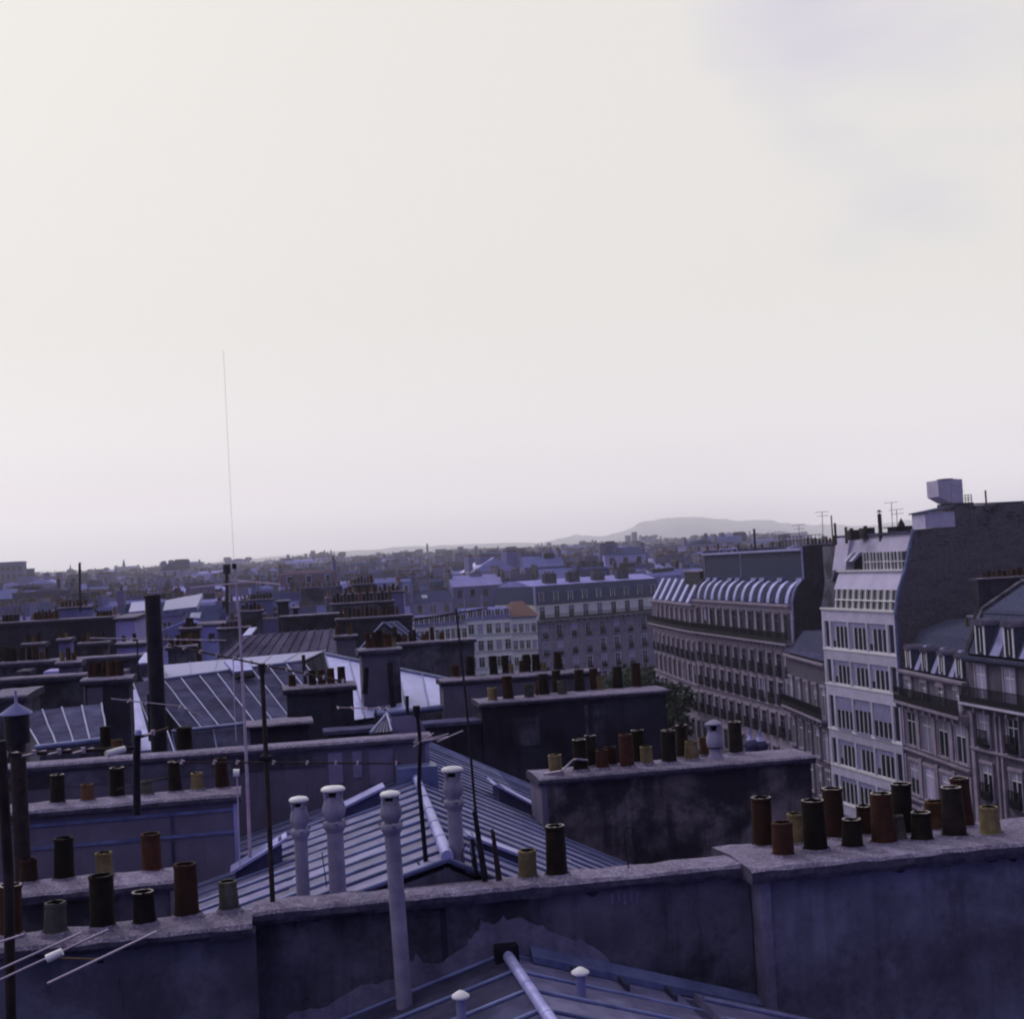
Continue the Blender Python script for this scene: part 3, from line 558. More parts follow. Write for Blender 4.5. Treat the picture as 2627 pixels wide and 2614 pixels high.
def cowl(px, yb, w, h_px, z, label):
    c = PZ(px, yb, z); s = depth(c) / F; r = w / 2 * s; h = h_px * s
    t = thing('chimney_cowl', label, 'cowl', tuple(c))
    b = B(); b.lathe(c, [(r * 1.0, -.02), (r * .9, .03), (r * .68, h * .12), (r * .6, h * .26)], 18); b.obj('foot', 'flue_cement', t)
    b = B(); b.lathe(c + Vector((0, 0, h * .27)), [(r * .72, 0), (r * .8, .01)], 18); b.obj('joint_ring', 'iron', t)
    b = B(); b.lathe(c + Vector((0, 0, h * .3)), [(r * .88, 0), (r * 1.0, h * .1), (r * .95, h * .25), (r * .72, h * .38), (r * .7, h * .42)], 18); b.obj('body', 'flue_cement', t)
    b = B()
    for k in range(4):
        a = k * math.pi / 2 + .45
        b.tube(c + Vector((math.cos(a) * r * .62, math.sin(a) * r * .62, h * .7)), c + Vector((math.cos(a) * r * .85, math.sin(a) * r * .85, h * .9)), .03, .03, 6)
    b.tube(c + Vector((0, 0, h * .7)), c + Vector((0, 0, h * .88)), r * .5, r * .5, 10, 1); b.obj('cowl_legs', ['flue_cement', 'soot_inside'], t)
    b = B(); b.lathe(c + Vector((0, 0, h * .87)), [(r * 1.0, 0), (r * 1.08, .012), (r * .95, .03), (r * .5, h * .1), (r * .12, h * .13)], 18); b.obj('lid', 'flue_cement', t)
cowl(1836, 1945, 44, 98, 22.35, 'white cement cowl like a small lantern on the broad brown stack')
for px, yb, lb in ((1927, 1925, 'grey finial cowl behind the broad brown stack, left of the pair'), (1952, 1928, 'grey finial cowl behind the broad brown stack, right of the pair')):
    c = PY(px, yb, 27.5); t = thing('finial_cowl', lb, 'cowl', tuple(c))
    b = B(); b.lathe(c - Vector((0, 0, .8)), [(.12, 0), (.12, .85), (.16, .9), (.16, .95), (.09, 1.02)], 12); b.obj('pipe', 'zinc_dark', t)
    b = B(); b.lathe(c + Vector((0, 0, .2)), [(.09, 0), (.05, .08), (.02, .14), (.035, .17), (.005, .26)], 10); b.obj('finial', 'zinc_light', t)
b = B(); p0 = PZ(1395, 1985, 22.42); b.path([p0, PZ(1440, 1978, 22.5) , PY(1470, 1950, 24.0), PY(1480, 1947, 23.9), PY(1508, 1950, 23.9)], .02); tag(b.obj('stay_wire', 'aluminium'), 'bent pale stay looped over the short pot at the left end of the broad stack', 'wire')
# C3 dark stack and C4 behind it
C3 = stack('chimney_stack', 'long black-sooted stack in the middle, twelve pots in one row, before the street trees', 5.45, 10.25, 35.1, 22.56, 1.15, 'black_plaster', seed=15)
b = B(); b.box(1.6, 5.44, 35.15, 35.9, 10, 22.06); b.obj('lower_wall', 'black_plaster', C3)
b = B(); b.box(1.5, 5.44, 35.08, 35.95, 22.04, 22.13); b.obj('lower_coping', 'zinc_dark', C3)
for x0, x1, z0, z1 in ((8.1, 8.18, 20.6, 22.3), (8.3, 8.62, 20.9, 22.3), (6.2, 6.9, 21.4, 22.1)):
    b = B(); b.box(x0, x1, 35.085, 35.12, z0, z1); b.obj('lime_run', 'soot_plaster', C3, label='pale lime stain on the black wall')
for a in [(1264, 1798, 1764, 26, 24, 'clay_yellow', 'short yellow pot at the left end'), (1305, 1795, 1735, 29, 25, 'clay_brown', None), (1358, 1791, 1755, 26, 25, 'clay_grey', None), (1397, 1784, 1729, 28, 25, 'clay_dark', None),
          (1430, 1776, 1717, 25, 22, 'clay_dark', None), (1443, 1783, 1746, 25, 24, 'clay_grey', None), (1488, 1775, 1718, 28, 24, 'clay_dark', None), (1526, 1766, 1709, 24, 21, 'clay_brown', None),
          (1536, 1771, 1733, 26, 25, 'clay_yellow', 'short yellow-grey pot'), (1584, 1766, 1709, 31, 24, 'clay_dark', None), (1632, 1762, 1699, 27, 23, 'clay_brown', None), (1378, 1786, 1748, 9, 8, 'clay_orange', 'thin orange tube')]:
    pot(C3, *a[:5], 22.55, a[5], a[6], rim=False)
C4 = stack('chimney_stack', 'grey rendered stack just behind the black one, ten pots', 4.75, 8.95, 37.0, 23.02, .8, 'grey_plaster', seed=16)
for a in [(1207, 1736, 1684, 24, 22, 'clay_dark', None), (1168, 1738, 1706, 24, 22, 'clay_brown', None), (1267, 1729, 1680, 22, 20, 'clay_dark', None), (1298, 1725, 1677, 20, 18, 'clay_dark', None), (1309, 1724, 1699, 19, 18, 'clay_yellow', None),
          (1352, 1720, 1673, 22, 20, 'clay_dark', None), (1376, 1717, 1671, 22, 20, 'clay_dark', None), (1393, 1717, 1694, 20, 19, 'clay_yellow', None), (1340, 1722, 1690, 18, 16, 'clay_brown', None), (1431, 1715, 1667, 23, 20, 'clay_brown', 'tallest brown pot')]:
    pot(C4, *a[:5], 23.02, a[5], a[6], rim=False)

# ------------------------------------------------------------------ black flue, capped dark flue, small pots on the grey wall
p = PY(410, 1945, 25.2); t = thing('black_flue', 'thick black flue rising high above everything on the left', 'flue', tuple(p)); s = depth(p) / F
b = B(); top = PY(396 + 13, 1528, 25.2); top.x = p.x; b.tube(p - Vector((0, 0, 1.5)), Vector((p.x, p.y, top.z)), 21 * s, 20 * s, 24); b.obj('pipe', 'iron', t)
b = B(); b.tube(Vector((p.x, p.y, top.z - .03)), Vector((p.x, p.y, top.z + .01)), 21.5 * s, 21.5 * s, 24); b.tube(Vector((p.x, p.y, top.z)), Vector((p.x, p.y, top.z + .015)), 17 * s, 17 * s, 20, 1); b.obj('rim', ['rust_iron', 'soot_inside'], t)
for k in (.33, .66):
    b = B(); z = p.z + (top.z - p.z) * k; b.tube((p.x, p.y, z), (p.x, p.y, z + .05), 21.6 * s, 21.6 * s, 24); b.obj('band', 'iron', t)
p = PZ(60, 2262, 22.36); s = depth(p) / F; zt = PY(60, 1905, p.y).z
t = thing('capped_flue', 'stout dark flue with conical grey rain cap at the left edge', 'flue', tuple(p))
b = B(); b.tube(p - Vector((0, 0, .05)), (p.x, p.y, zt + .05), 21 * s, 19 * s, 18); b.obj('pipe', 'rust_iron', t)
zd = PY(45, 1830, p.y).z; b = B(); b.tube((p.x, p.y, zt), (p.x, p.y, zd), 31 * s, 31 * s, 20); b.obj('drum', 'iron', t)
b = B(); b.lathe((p.x, p.y, zd - .01), [(40 * s, 0), (40 * s, .02), (4 * s, .14), (3 * s, .3)], 20); b.obj('rain_cap', 'zinc', t)
def loose_pot(px, yb, yt, wb, wt, Y, m, label, group=None):
    c = PY(px, yb, Y); t = thing('roof_pot', label, 'chimney pot', tuple(c), group=group); s = depth(c) / F
    b = B(); h = (yb - yt) * s; b.lathe(c - Vector((0, 0, .4)), [(wb / 2 * s, 0), (wb / 2 * s, .45), (wt / 2 * s, .4 + h - .05), (wt / 2 * s * 1.06, .4 + h - .04), (wt / 2 * s * 1.06, .4 + h)], 16); b.obj('pot', m, t)
    b = B(); b.lathe(c + Vector((0, 0, h - .005)), [(wt / 2 * s * .85, 0), (wt / 2 * s * .84, .01)], 16); b.obj('opening', 'soot_inside', t)
loose_pot(475, 1930, 1866, 40, 38, 24.6, 'clay_dark', 'squat black pot right of the thick black flue')
loose_pot(272, 1930, 1864, 28, 26, 24.8, 'clay_dark', 'dark pot behind the grey coping, left of the thick black flue')
loose_pot(301, 1925, 1897, 30, 28, 24.6, 'clay_orange', 'small orange box-like pot low beside the dark one')

# ------------------------------------------------------------------ roofs and stacks between 25 m and 75 m
def R4(name, label, q, n, **k):
    return zinc_roof(name, label, *[PY(*a) for a in q], n, **k)
K = R4('zinc_roof', 'large dark mansard roof with bright batten seams running diagonally, left of centre', [(372, 1750, 43), (777, 1697, 43.6), (875, 1826, 40), (470, 1874, 39.5)], 9, pm='zinc_dark', rm='seam_light', rr=.022, zlow=14)
zinc_roof('', '', *[PY(*a) for a in [(440, 1880, 39.5), (955, 1822, 39.9), (965, 1890, 39.2), (455, 1950, 38.8)]], 5, pm='zinc_dark', rm='seam_light', rr=.026, parent=K, zlow=14)
b = B(); a_, c_ = PY(440, 1877, 39.35), PY(955, 1820, 39.7); b.tube(a_, c_, .055, .055, 8); b.obj('eaves_roll', 'seam_light', K)
zinc_roof('', '', *[PY(*a) for a in [(345, 1712, 50), (835, 1668, 50), (777, 1696, 43.7), (372, 1749, 43.1)]], 7, pm='zinc', rm='seam_light', rr=.02, parent=K, zlow=14)  # paler zinc paints the sky reflected in this low upper slope
b = B(); b.tube(PY(372, 1749, 43), PY(777, 1696, 43.6), .055, .055, 8); b.obj('ridge_cap', 'seam_light', K)
for q in ([(575, 1713, 43.5), (625, 1706, 43.5), (650, 1736, 42.6), (600, 1742, 42.6)],):
    b = B(); b.slab([PY(*a) + Vector((0, 0, .22)) for a in q], .1); b.obj('skylight', 'zinc_light', K); 
b = B(); b.slab([PY(*a) + Vector((0, 0, .16)) for a in [(600, 1743, 42.5), (650, 1737, 42.5), (655, 1746, 42.4), (605, 1752, 42.4)]], .1); b.obj('skylight_front', 'iron', K)
K1 = R4('zinc_roof', 'dark strip of zinc roof with pale side behind the thick black flue', [(255, 1762, 42), (385, 1745, 42), (450, 1935, 35), (340, 1945, 35)], 3, pm='zinc_dark', rm='seam_light', rr=.022, zlow=14)
b = B(); b.slab([PY(*a) + Vector((0, 0, .12)) for a in [(332, 1780, 40), (350, 1780, 40), (392, 1935, 35.2), (345, 1940, 35.2)]], .06); b.obj('pale_flashing', 'zinc_light', K1)
b = B(); b.slab([PY(*a) + Vector((0, 0, .3)) for a in [(372, 1700, 44.5), (395, 1697, 44.5), (392, 1724, 43), (352, 1728, 43)]], .06); b.obj('skylight', 'zinc_light', K1)
K2 = R4('zinc_roof', 'bright pale zinc roof right of the tall light chimney', [(835, 1680, 46), (1150, 1745, 42), (1158, 1812, 37.5), (880, 1850, 38.2)], 5, pm='zinc_light', rm='zinc_roll', rr=.026, zlow=14)
b = B(); b.tube(PY(835, 1678, 46), PY(1150, 1743, 42), .07, .07, 8); b.obj('ridge_cap', 'zinc_roll', K2)
b = B(); b.tube(PY(960, 1836, 37), PY(1160, 1812, 37.3), .09, .09, 8); b.obj('gutter', 'zinc_roll', K2)
b = B(); b.box(5.0, 5.5, 41.2, 41.6, 21.9, 22.35); b.obj('vent_box', 'iron', K2)
L1 = R4('zinc_roof', 'low dark zinc roof with four pale seams at the far left', [(55, 1826, 33), (262, 1805, 33), (275, 1893, 29.5), (100, 1915, 29.5)], 4, pm='zinc_dark', rm='seam_light', rr=.022, zlow=14)
b = B(); b.tube(PY(90, 1918, 29.3), PY(275, 1896, 29.3), .055, .055, 8); b.obj('gutter', 'zinc_roll', L1)
L0 = R4('zinc_roof', 'sliver of dark zinc roof with bright seams behind the capped dark flue', [(-60, 1960, 26), (210, 1940, 26), (300, 2140, 23.6), (-20, 2160, 23.6)], 4, pm='zinc_dark', rm='seam_light', rr=.026, zlow=14) if False else None
R5 = R4('zinc_roof', 'brownish-violet standing seam roof between two dark walls, upper left of centre', [(625, 1630, 68), (868, 1612, 68), (862, 1678, 62), (545, 1700, 62)], 12, pm='zinc_violet', rm='zinc_dark', rr=.045, zlow=14)
b = B(); b.slab([PY(*a) + Vector((0, 0, .3)) for a in [(640, 1627, 66), (660, 1625, 66), (645, 1645, 64), (622, 1648, 64)]], .06); b.obj('skylight', 'zinc_light', R5)
# gable with pale verge lines
R6 = R4('zinc_roof', 'small gable roof with pale verges behind the tall light chimney', [(985, 1598, 70), (1030, 1594, 76), (960, 1668, 76), (925, 1665, 70)], 3, pm='slate', rm='seam_light', rr=.06, zlow=14)
zinc_roof('', '', *[PY(*a) for a in [(985, 1598, 70), (1030, 1594, 76), (1095, 1650, 76), (1060, 1655, 70)]], 3, pm='slate', rm='seam_light', rr=.06, parent=R6, zlow=14)

def pstack(label, pxl, yl, pxr, yr, Y, thick, wm, pots=(), zb=10, capt=.16, seed=1, potm=None, name='chimney_stack', over=.1, group=None):
    a, c = PY(pxl, yl, Y), PY(pxr, yr, Y); z = (a.z + c.z) / 2
    t = stack(name, label, a.x, c.x, Y, z, thick, wm, zb=zb, seed=seed, capt=capt, over=over, group=group)
    for (px, w, h, m) in pots:
        f = (px - pxl) / (pxr - pxl); yb = yl + (yr - yl) * f - 4
        cc = PY(px, yb, Y + thick * .45); s = depth(cc) / F; r = w / 2 * s; cc.z = z
        b = B(); b.lathe(cc - Vector((0, 0, .05)), [(r * 1.08, 0), (r, .1), (r * .86, h * s), (r * .92, h * s + .01), (r * .92, h * s + .05)], 12, 0); b.lathe(cc + Vector((0, 0, h * s - .005)), [(r * .7, 0), (r * .69, .008)], 10, 1)
        b.obj('chimney_pot', [m, 'soot_inside'], t)
    return t
D_, Br, Or, Yl, Rd = 'clay_dark', 'clay_brown', 'clay_orange', 'clay_yellow', 'clay_red'
C6 = pstack('dark low stack with a row of four dark pots, right of the diagonal seams', 735, 1764, 905, 1757, 37, 1.2, 'black_plaster', [(750, 20, 30, Br), (802, 20, 38, D_), (826, 20, 38, Rd), (850, 20, 40, Rd), (877, 22, 42, D_)], seed=21)
C7 = pstack('tall light grey chimney with six brown pots beside the pale roof', 927, 1668, 1022, 1661, 39, 1.0, 'grey_plaster', [(945, 14, 40, Br), (960, 16, 42, Rd), (974, 18, 46, D_), (986, 15, 36, Or), (998, 16, 34, Rd), (1010, 14, 24, Yl)], seed=22, zb=14)
b = B(); aa = PY(985, 1668, 39); b.box(aa.x + .08, PY(1022, 1661, 39).x + .02, 38.97, 39.4, 14, 23.6); b.obj('recess_shade', 'soot_plaster', C7)  # darker slab paints the shade of a recess
C8 = pstack('dark rendered wall with nine thin pots, right of the tall light chimney', 1010, 1651, 1215, 1637, 56, 1.0, 'soot_plaster', [(1014, 13, 40, Br), (1038, 15, 20, Or), (1063, 11, 30, D_), (1087, 12, 18, Or), (1096, 9, 24, Or), (1109, 12, 34, Rd), (1134, 13, 20, Or), (1023, 12, 22, D_), (1053, 10, 26, Br)], seed=23)
aw = PY(1205, 1680, 56); b = B(); b.box(aw.x - .5, aw.x + .2, 55.97, 56.3, 19.8, 21.6); b.obj('doorway', 'iron', C8)
C9 = pstack('small stack with two orange pots above the violet roof', 862, 1633, 912, 1627, 58, 1.0, 'grey_plaster', [(866, 13, 26, Or), (897, 13, 30, Or)], seed=24)
W5 = pstack('dark wall behind the violet seamed roof, pale coping', 722, 1581, 885, 1570, 78, 1.0, 'black_plaster', [], seed=25, name='party_wall')
W6 = pstack('dark wall with pale curved coping and a row of small brown pots', 866, 1597, 1056, 1566, 75, 1.0, 'black_plaster', [(876 + i * 11, 9, 20 + (i * 7) % 9, (Br, Or, D_, Rd)[i % 4]) for i in range(14)], seed=26, name='party_wall')
C5 = pstack('square dark stack crowded with brown pots at left', 217, 1742, 330, 1738, 35, 1.1, 'black_plaster', [(232 + i * 11.5, 12, 36 + (i * 5) % 8, (Br, Rd, D_, Br, Or)[i % 5]) for i in range(8)], seed=27)
b = B(); aa, ab = PY(222, 1745, 35), PY(262, 1745, 35); b.box(aa.x, ab.x, 34.97, 35.3, 14, 23.6); b.obj('light_face', 'grey_plaster', C5)
W4 = pstack('stained grey wall with dark coping at the left edge', -60, 1752, 212, 1722, 37, .6, 'soot_plaster', [], seed=28, name='party_wall')
W7 = pstack('long dark wall with small clay pots behind the stained wall', -80, 1707, 400, 1674, 45, .8, 'soot_plaster', [(58, 16, 34, Br), (76, 13, 36, D_), (92, 16, 38, Br), (108, 13, 20, Or), (122, 12, 32, D_), (20, 18, 40, Br), (-4, 16, 38, Rd), (36, 15, 34, D_)], seed=29, name='party_wall')
for x0, x1, m in ((130, 175, 'wall_white'), (60, 95, 'soot_plaster'), (300, 335, 'grey_plaster')):
    a, c = PY(x0, 1715, 44.9), PY(x1, 1712, 44.9); b = B(); b.box(a.x, c.x, 43.4, 44.95, 14, a.z); b.obj('buttress', m, W7)
W8 = pstack('broad black wall with brown pots beyond the crowded stack, far left', -90, 1604, 300, 1578, 70, 1.0, 'black_plaster', [(92 + i * 9, 9, 20 + (i * 3) % 7, (Br, Rd, Or)[i % 3]) for i in range(7)] + [(252 + i * 8, 8, 14, (Br, Or)[i % 2]) for i in range(5)] + [(10 + i * 9, 9, 18, Br) for i in range(5)], seed=30, name='party_wall')
W9 = pstack('light rendered house end beside the thick black flue', 296, 1585, 345, 1582, 66, 8, 'wall_white', [], seed=31, name='house_end')
W10 = pstack('dark wall with squat pots behind the violet roof, left part', 560, 1612, 640, 1606, 80, 1.0, 'soot_plaster', [(572 + i * 11, 9, 12, Br) for i in range(6)], seed=32, name='party_wall')
S1 = pstack('dark slab chimney with rounded top above the violet roof', 712, 1541, 740, 1539, 82, 1.0, 'black_plaster', [], seed=33)
S2 = pstack('thin dark chimney right of the slab chimney', 752, 1558, 764, 1557, 84, .6, 'black_plaster', [], seed=34)
S12 = pstack('small grey stack with three pots before the broad black wall, far left', 60, 1652, 112, 1647, 62, 1.2, 'grey_plaster', [(70, 12, 24, Br), (86, 12, 18, Or), (101, 12, 26, D_)], seed=61)
S13 = pstack('narrow pale stack before the broad black wall', 150, 1640, 176, 1637, 60, 1.6, 'wall_grey', [(158, 10, 20, Rd), (169, 10, 14, Yl)], seed=62)
S14 = pstack('wide brown stack with five pots before the broad black wall', 205, 1650, 275, 1644, 57, 1.0, 'brown_plaster', [(214 + i * 13, 11, 18 + (i * 5) % 9, (Br, Or, Rd, D_, Br)[i]) for i in range(5)], seed=63)
S15 = pstack('stubby stack left of the crowded square stack', 150, 1700, 200, 1695, 41, 1.0, 'grey_plaster', [(160, 13, 24, Yl), (176, 13, 34, Br), (190, 13, 20, Rd)], seed=64)
S16 = pstack('flat zinc-topped lean-to at the far left edge under the long wall', -30, 1790, 60, 1780, 33, 2.4, 'soot_plaster', [], seed=65, name='lean_to')
S17 = pstack('dark stack with four pots under the violet roof', 430, 1660, 500, 1654, 58, 1.0, 'soot_plaster', [(440 + i * 16, 12, 22 + (i * 5) % 9, (Br, D_, Rd, Or)[i]) for i in range(4)], seed=66)
S3 = pstack('dark wall under a dense cluster of brown pots, upper middle', 850, 1553, 1010, 1535, 96, 1.2, 'soot_plaster', [(858 + i * 9.5, 8, 18 + (i * 7) % 14, (Br, Or, Rd, D_)[(i * 3) % 4]) for i in range(16)], seed=51)
S4 = pstack('second row of brown pots just above the dense cluster', 880, 1527, 1035, 1512, 112, 1.2, 'wall_grey', [(888 + i * 11, 8, 14 + (i * 5) % 10, (Or, Br, Yl, Rd)[(i * 3) % 4]) for i in range(13)], seed=52)
S5 = pstack('small stack with mixed pots left of the slab chimney', 618, 1568, 672, 1563, 88, 1.0, 'soot_plaster', [(624 + i * 10, 9, 14 + (i * 5) % 10, (Br, Rd, D_)[i % 3]) for i in range(5)], seed=53)
S6 = pstack('squat brown stack with a round cowl right of the thick black flue', 462, 1612, 512, 1608, 74, 1.6, 'clay_brown', [(487, 22, 24, D_), (474, 10, 10, Br), (502, 10, 10, Br)], seed=54)
S7 = pstack('light wall with small dark openings behind the violet roof', 512, 1603, 705, 1590, 92, 6, 'wall_white', [], seed=55, name='house_end')
for k_ in range(7):
    a_ = PY(535 + k_ * 25, 1625 - k_ * 1.6, 91.95); q_ = B(); q_.box(a_.x, a_.x + .35, 91.9, 92.0, a_.z - .5, a_.z); q_.obj('window', 'glass', S7)
S8 = pstack('pale low wall with a dark doorway left of the thick black flue', 300, 1652, 372, 1646, 58, 3, 'wall_white', [(318, 10, 16, Br), (345, 10, 20, D_)], seed=56, name='house_end')
S9 = pstack('grey stack with small pots above the broad black wall, far left', 150, 1560, 235, 1553, 95, 1.2, 'wall_grey', [(160 + i * 10, 8, 12 + (i * 3) % 7, (Br, Rd, Or)[i % 3]) for i in range(7)], seed=57)
S10 = pstack('row of tiny brown pots on a pale coping, behind the white mast', 640, 1540, 700, 1534, 118, 1.0, 'wall_grey', [(646 + i * 8, 7, 14, (Br, D_)[i % 2]) for i in range(7)], seed=58)
S11 = pstack('dark stack between the white mast and the dark post', 905, 1500, 960, 1495, 135, 1.2, 'black_plaster', [(912 + i * 8, 7, 12 + i % 3 * 4, (Rd, Br)[i % 2]) for i in range(6)], seed=59)
for lb_, q_ in (('pale glinting skylight roof left of the thick black flue, upper one', [(338, 1545, 88), (372, 1542, 88), (372, 1566, 80), (330, 1570, 80)]), ('pale glinting roof right of the thick black flue, upper one', [(425, 1540, 96), (520, 1522, 96), (505, 1556, 86), (418, 1566, 86)])):
    q2_ = B(); q2_.slab([PY(*v_) for v_ in q_], .25); tag(q2_.obj('pale_roof', 'zinc'), lb_, 'roof')
# low dark stack and turned roof at the right end of the grey wall
C10 = pstack('low dark stack end behind the grey party wall', 640, 1862, 790, 1846, 28, .8, 'black_plaster', [], seed=35, capt=.08)
t = thing('pyramid_rooflight', 'small pyramid roof of ribbed zinc behind the grey wall', 'roof', tuple(PY(1000, 1875, 25)))
ap = PY(992, 1830, 25.3); q = [PY(950, 1880, 24.4), PY(1006, 1876, 24.4), PY(1030, 1874, 26.0), PY(975, 1872, 26.0)]
for i in range(4):
    b = B(); b.add([q[i], q[(i + 1) % 4], ap], [(0, 1, 2)]); b.obj('roof_panel', 'zinc_panel' if i == 0 else 'zinc', t)
for i in range(4): b = B(); b.tube(q[i], ap, .025, .025, 6); b.obj('batten_roll', 'seam_light', t)
for k in range(1, 6): b = B(); b.tube(lerp(q[0], q[1], k / 6), ap, .012, .008, 5); b.obj('rib', 'zinc_dark', t)
b = B(); b.down([v - Vector((0, 0, .02)) for v in q], 18); b.obj('base', 'soot_plaster', t)
b = B(); b.hexa([PY(1008, 1900, 24.5), PY(1100, 1890, 24.5), PY(1100, 1890, 25.1), PY(1008, 1900, 25.1)], [PY(1003, 1838, 24.5), PY(1072, 1832, 24.5), PY(1072, 1836, 25.1), PY(1003, 1842, 25.1)]); tag(b.obj('render_block', 'pale_mortar'), 'pale rendered block at the right end of the grey wall', 'block')
# ================================================================== the street on the right
ZB = {}
def win_mesh(w, h, fm='white_paint', sm='stone', rail=False, arch=False, blind=False, surround=True):
    key = (w, h, fm, sm, rail, arch, blind, surround)
    if key in ZB: return ZB[key]
    b = B()
    b.box(-w / 2, w / 2, -.012, .05, 0, h, 0)
    if blind: b.box(-w / 2 + .03, w / 2 - .03, -.03, -.013, h * (1 - float(blind)) + .02, h - .02, 3)
    for x in (-w / 2 + .03, 0, w / 2 - .03): b.box(x - .03, x + .03, -.05, -.013, 0, h, 1)
    b.box(-w / 2, w / 2, -.047, -.013, h * .72, h * .72 + .05, 1)
    if surround:
        b.box(-w / 2 - .14, -w / 2, -.13, 0, 0, h, 2); b.box(w / 2, w / 2 + .14, -.13, 0, 0, h, 2)
        b.box(-w / 2 - .2, w / 2 + .2, -.17, 0, h, h + .18, 2); b.box(-w / 2 - .2, w / 2 + .2, -.2, 0, -.14, -.003, 2)
    if arch:
        pts = [(w / 2 * math.cos(math.pi * k / 8), h + w * .35 * math.sin(math.pi * k / 8)) for k in range(9)]
        b.prism([(w * .68, h + .18)] + [(p[0] * 1.32, .18 + h + (p[1] - h) * 1.3) for p in pts[1:-1]] + [(-w * .68, h + .18)], 'y', -.14, -.01, 2)
    if rail:
        for k in range(9): x = -w / 2 + k * w / 8; b.box(x - .018, x + .018, -.32, -.285, 0, .95, 4)
        b.box(-w / 2 - .04, w / 2 + .04, -.33, -.275, .95, 1.0, 4); b.box(-w / 2 - .04, w / 2 + .04, -.33, -.0, -.05, .02, 4)
        b.box(-w / 2, w / 2, -.31, -.295, .1, .5, 4)
    me = b.mesh('window', ['glass', fm, sm, 'curtain', 'iron']); ZB[key] = me; return me
def frame_of(far, near):
    d = Vector((near[0] - far[0], near[1] - far[1], 0)); return d.length, math.atan2(d.y, d.x)
def balcony(t, L, z, x0=0, dep=.75, h=.95):
    b = B(); b.box(x0, L, -dep, 0, z - .2, z, 0); 
    for k in range(int((L - x0) / 1.3) + 1): x = x0 + .15 + k * 1.3; b.box(x, x + .14, -dep + .1, 0, z - .55, z - .2, 0)
    o = b.obj('balcony', 'stone', t, local=True)
    b = B(); n = int((L - x0) / .13)
    for k in range(n + 1): x = x0 + (L - x0) * k / n; b.box(x - .014, x + .014, -dep + .03, -dep + .06, z, z + h)
    b.box(x0, L, -dep + .02, -dep + .07, z + h, z + h + .05); b.box(x0, L, -dep + .025, -dep + .065, z + .08, z + .12); b.box(x0, L, -dep + .03, -dep + .06, z + .12, z + .42)
    b.obj('railing', 'iron', o, local=True); return o
def floor_windows(t, L, n, z, w, h, x0=0.0, **k):
    me = win_mesh(w, h, **k); st = (L - x0) / n; rr = random.Random(int(z * 100 + n))
    vs_ = [win_mesh(w, h, **dict(k, blind=f_)) for f_ in (.3, .55, .98)]
    k.pop('blind', None)
    for i in range(n):
        inst(rr.choice(vs_) if rr.random() < (.18 if k.get('fm') == 'stone_dark' else .42) else me, 'window', t, loc=(x0 + st * (i + .5), 0, z), local=True)
def cornice(t, L, z, d=.35, h=.25, m='stone', x0=0):
    b = B(); b.box(x0, L, -d, 0, z, z + h * .5); b.box(x0, L, -d * .6, 0, z - h * .5, z - .002); b.obj('cornice', m, t, local=True)
def mans(t, L, prof, m='slate', depthY=11, topm=None, x0=0):
    """prof: (y,z) from the eaves upward; closed at the back"""
    b = B(); poly = list(prof) + [(depthY - 1.5, prof[-1][1]), (depthY, prof[0][1])]
    b.prism(poly, 'x', x0, L); o = b.obj('roof', m, t, local=True); return o
def party(t, x, prof, m, depthY, pots=0, h=.25, thick=.4, x1=None, potm=('clay_brown', 'clay_orange', 'clay_red'), ztop=None, zlow=0, step=.5):
    b = B(); poly = [(0.02, zlow)] + [(y, z + h) for y, z in prof]
    zt = ztop or prof[-1][1] + h
    ys = prof[-1][0] + .3
    if ztop: poly += [(ys, prof[-1][1] + h), (ys, zt)]
    poly += [(depthY, zt), (depthY, zlow)]
    b.prism(poly, 'x', x, x + thick); o = b.obj('party_wall', m, t, local=True)
    b = B(); b.box(x - .08, x + thick + .08, ys - .08, depthY, zt, zt + .12); b.obj('coping', 'cap_mortar', o, local=True)
    rr = random.Random(int(x * 10 + pots))
    if pots:
        for k in range(pots):
            q = B(); hh = rr.uniform(.3, .7); r = .12; y = ys + .3 + (depthY - ys - .7) * (k + rr.uniform(-.2, .2)) / max(1, pots - 1)
            q.lathe((x + thick / 2, y, zt + .1), [(r, 0), (r * .8, hh), (r * .85, hh + .04)], 8); q.obj('chimney_pot', rr.choice(potm), o, local=True)
    return o
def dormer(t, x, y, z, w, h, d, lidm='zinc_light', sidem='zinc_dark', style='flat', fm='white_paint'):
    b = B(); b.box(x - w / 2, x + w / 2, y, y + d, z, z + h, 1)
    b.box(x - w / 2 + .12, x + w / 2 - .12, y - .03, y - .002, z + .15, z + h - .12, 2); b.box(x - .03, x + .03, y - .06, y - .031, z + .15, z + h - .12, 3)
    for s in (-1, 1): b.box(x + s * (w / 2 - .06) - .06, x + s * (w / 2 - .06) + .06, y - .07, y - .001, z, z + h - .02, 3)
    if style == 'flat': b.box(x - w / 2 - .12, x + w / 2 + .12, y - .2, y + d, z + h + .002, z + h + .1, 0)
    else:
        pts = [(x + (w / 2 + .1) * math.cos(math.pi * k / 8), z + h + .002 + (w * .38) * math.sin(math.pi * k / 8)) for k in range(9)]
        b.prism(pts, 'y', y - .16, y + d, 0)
    return b.obj('dormer', [lidm, sidem, 'glass', fm], t, local=True)

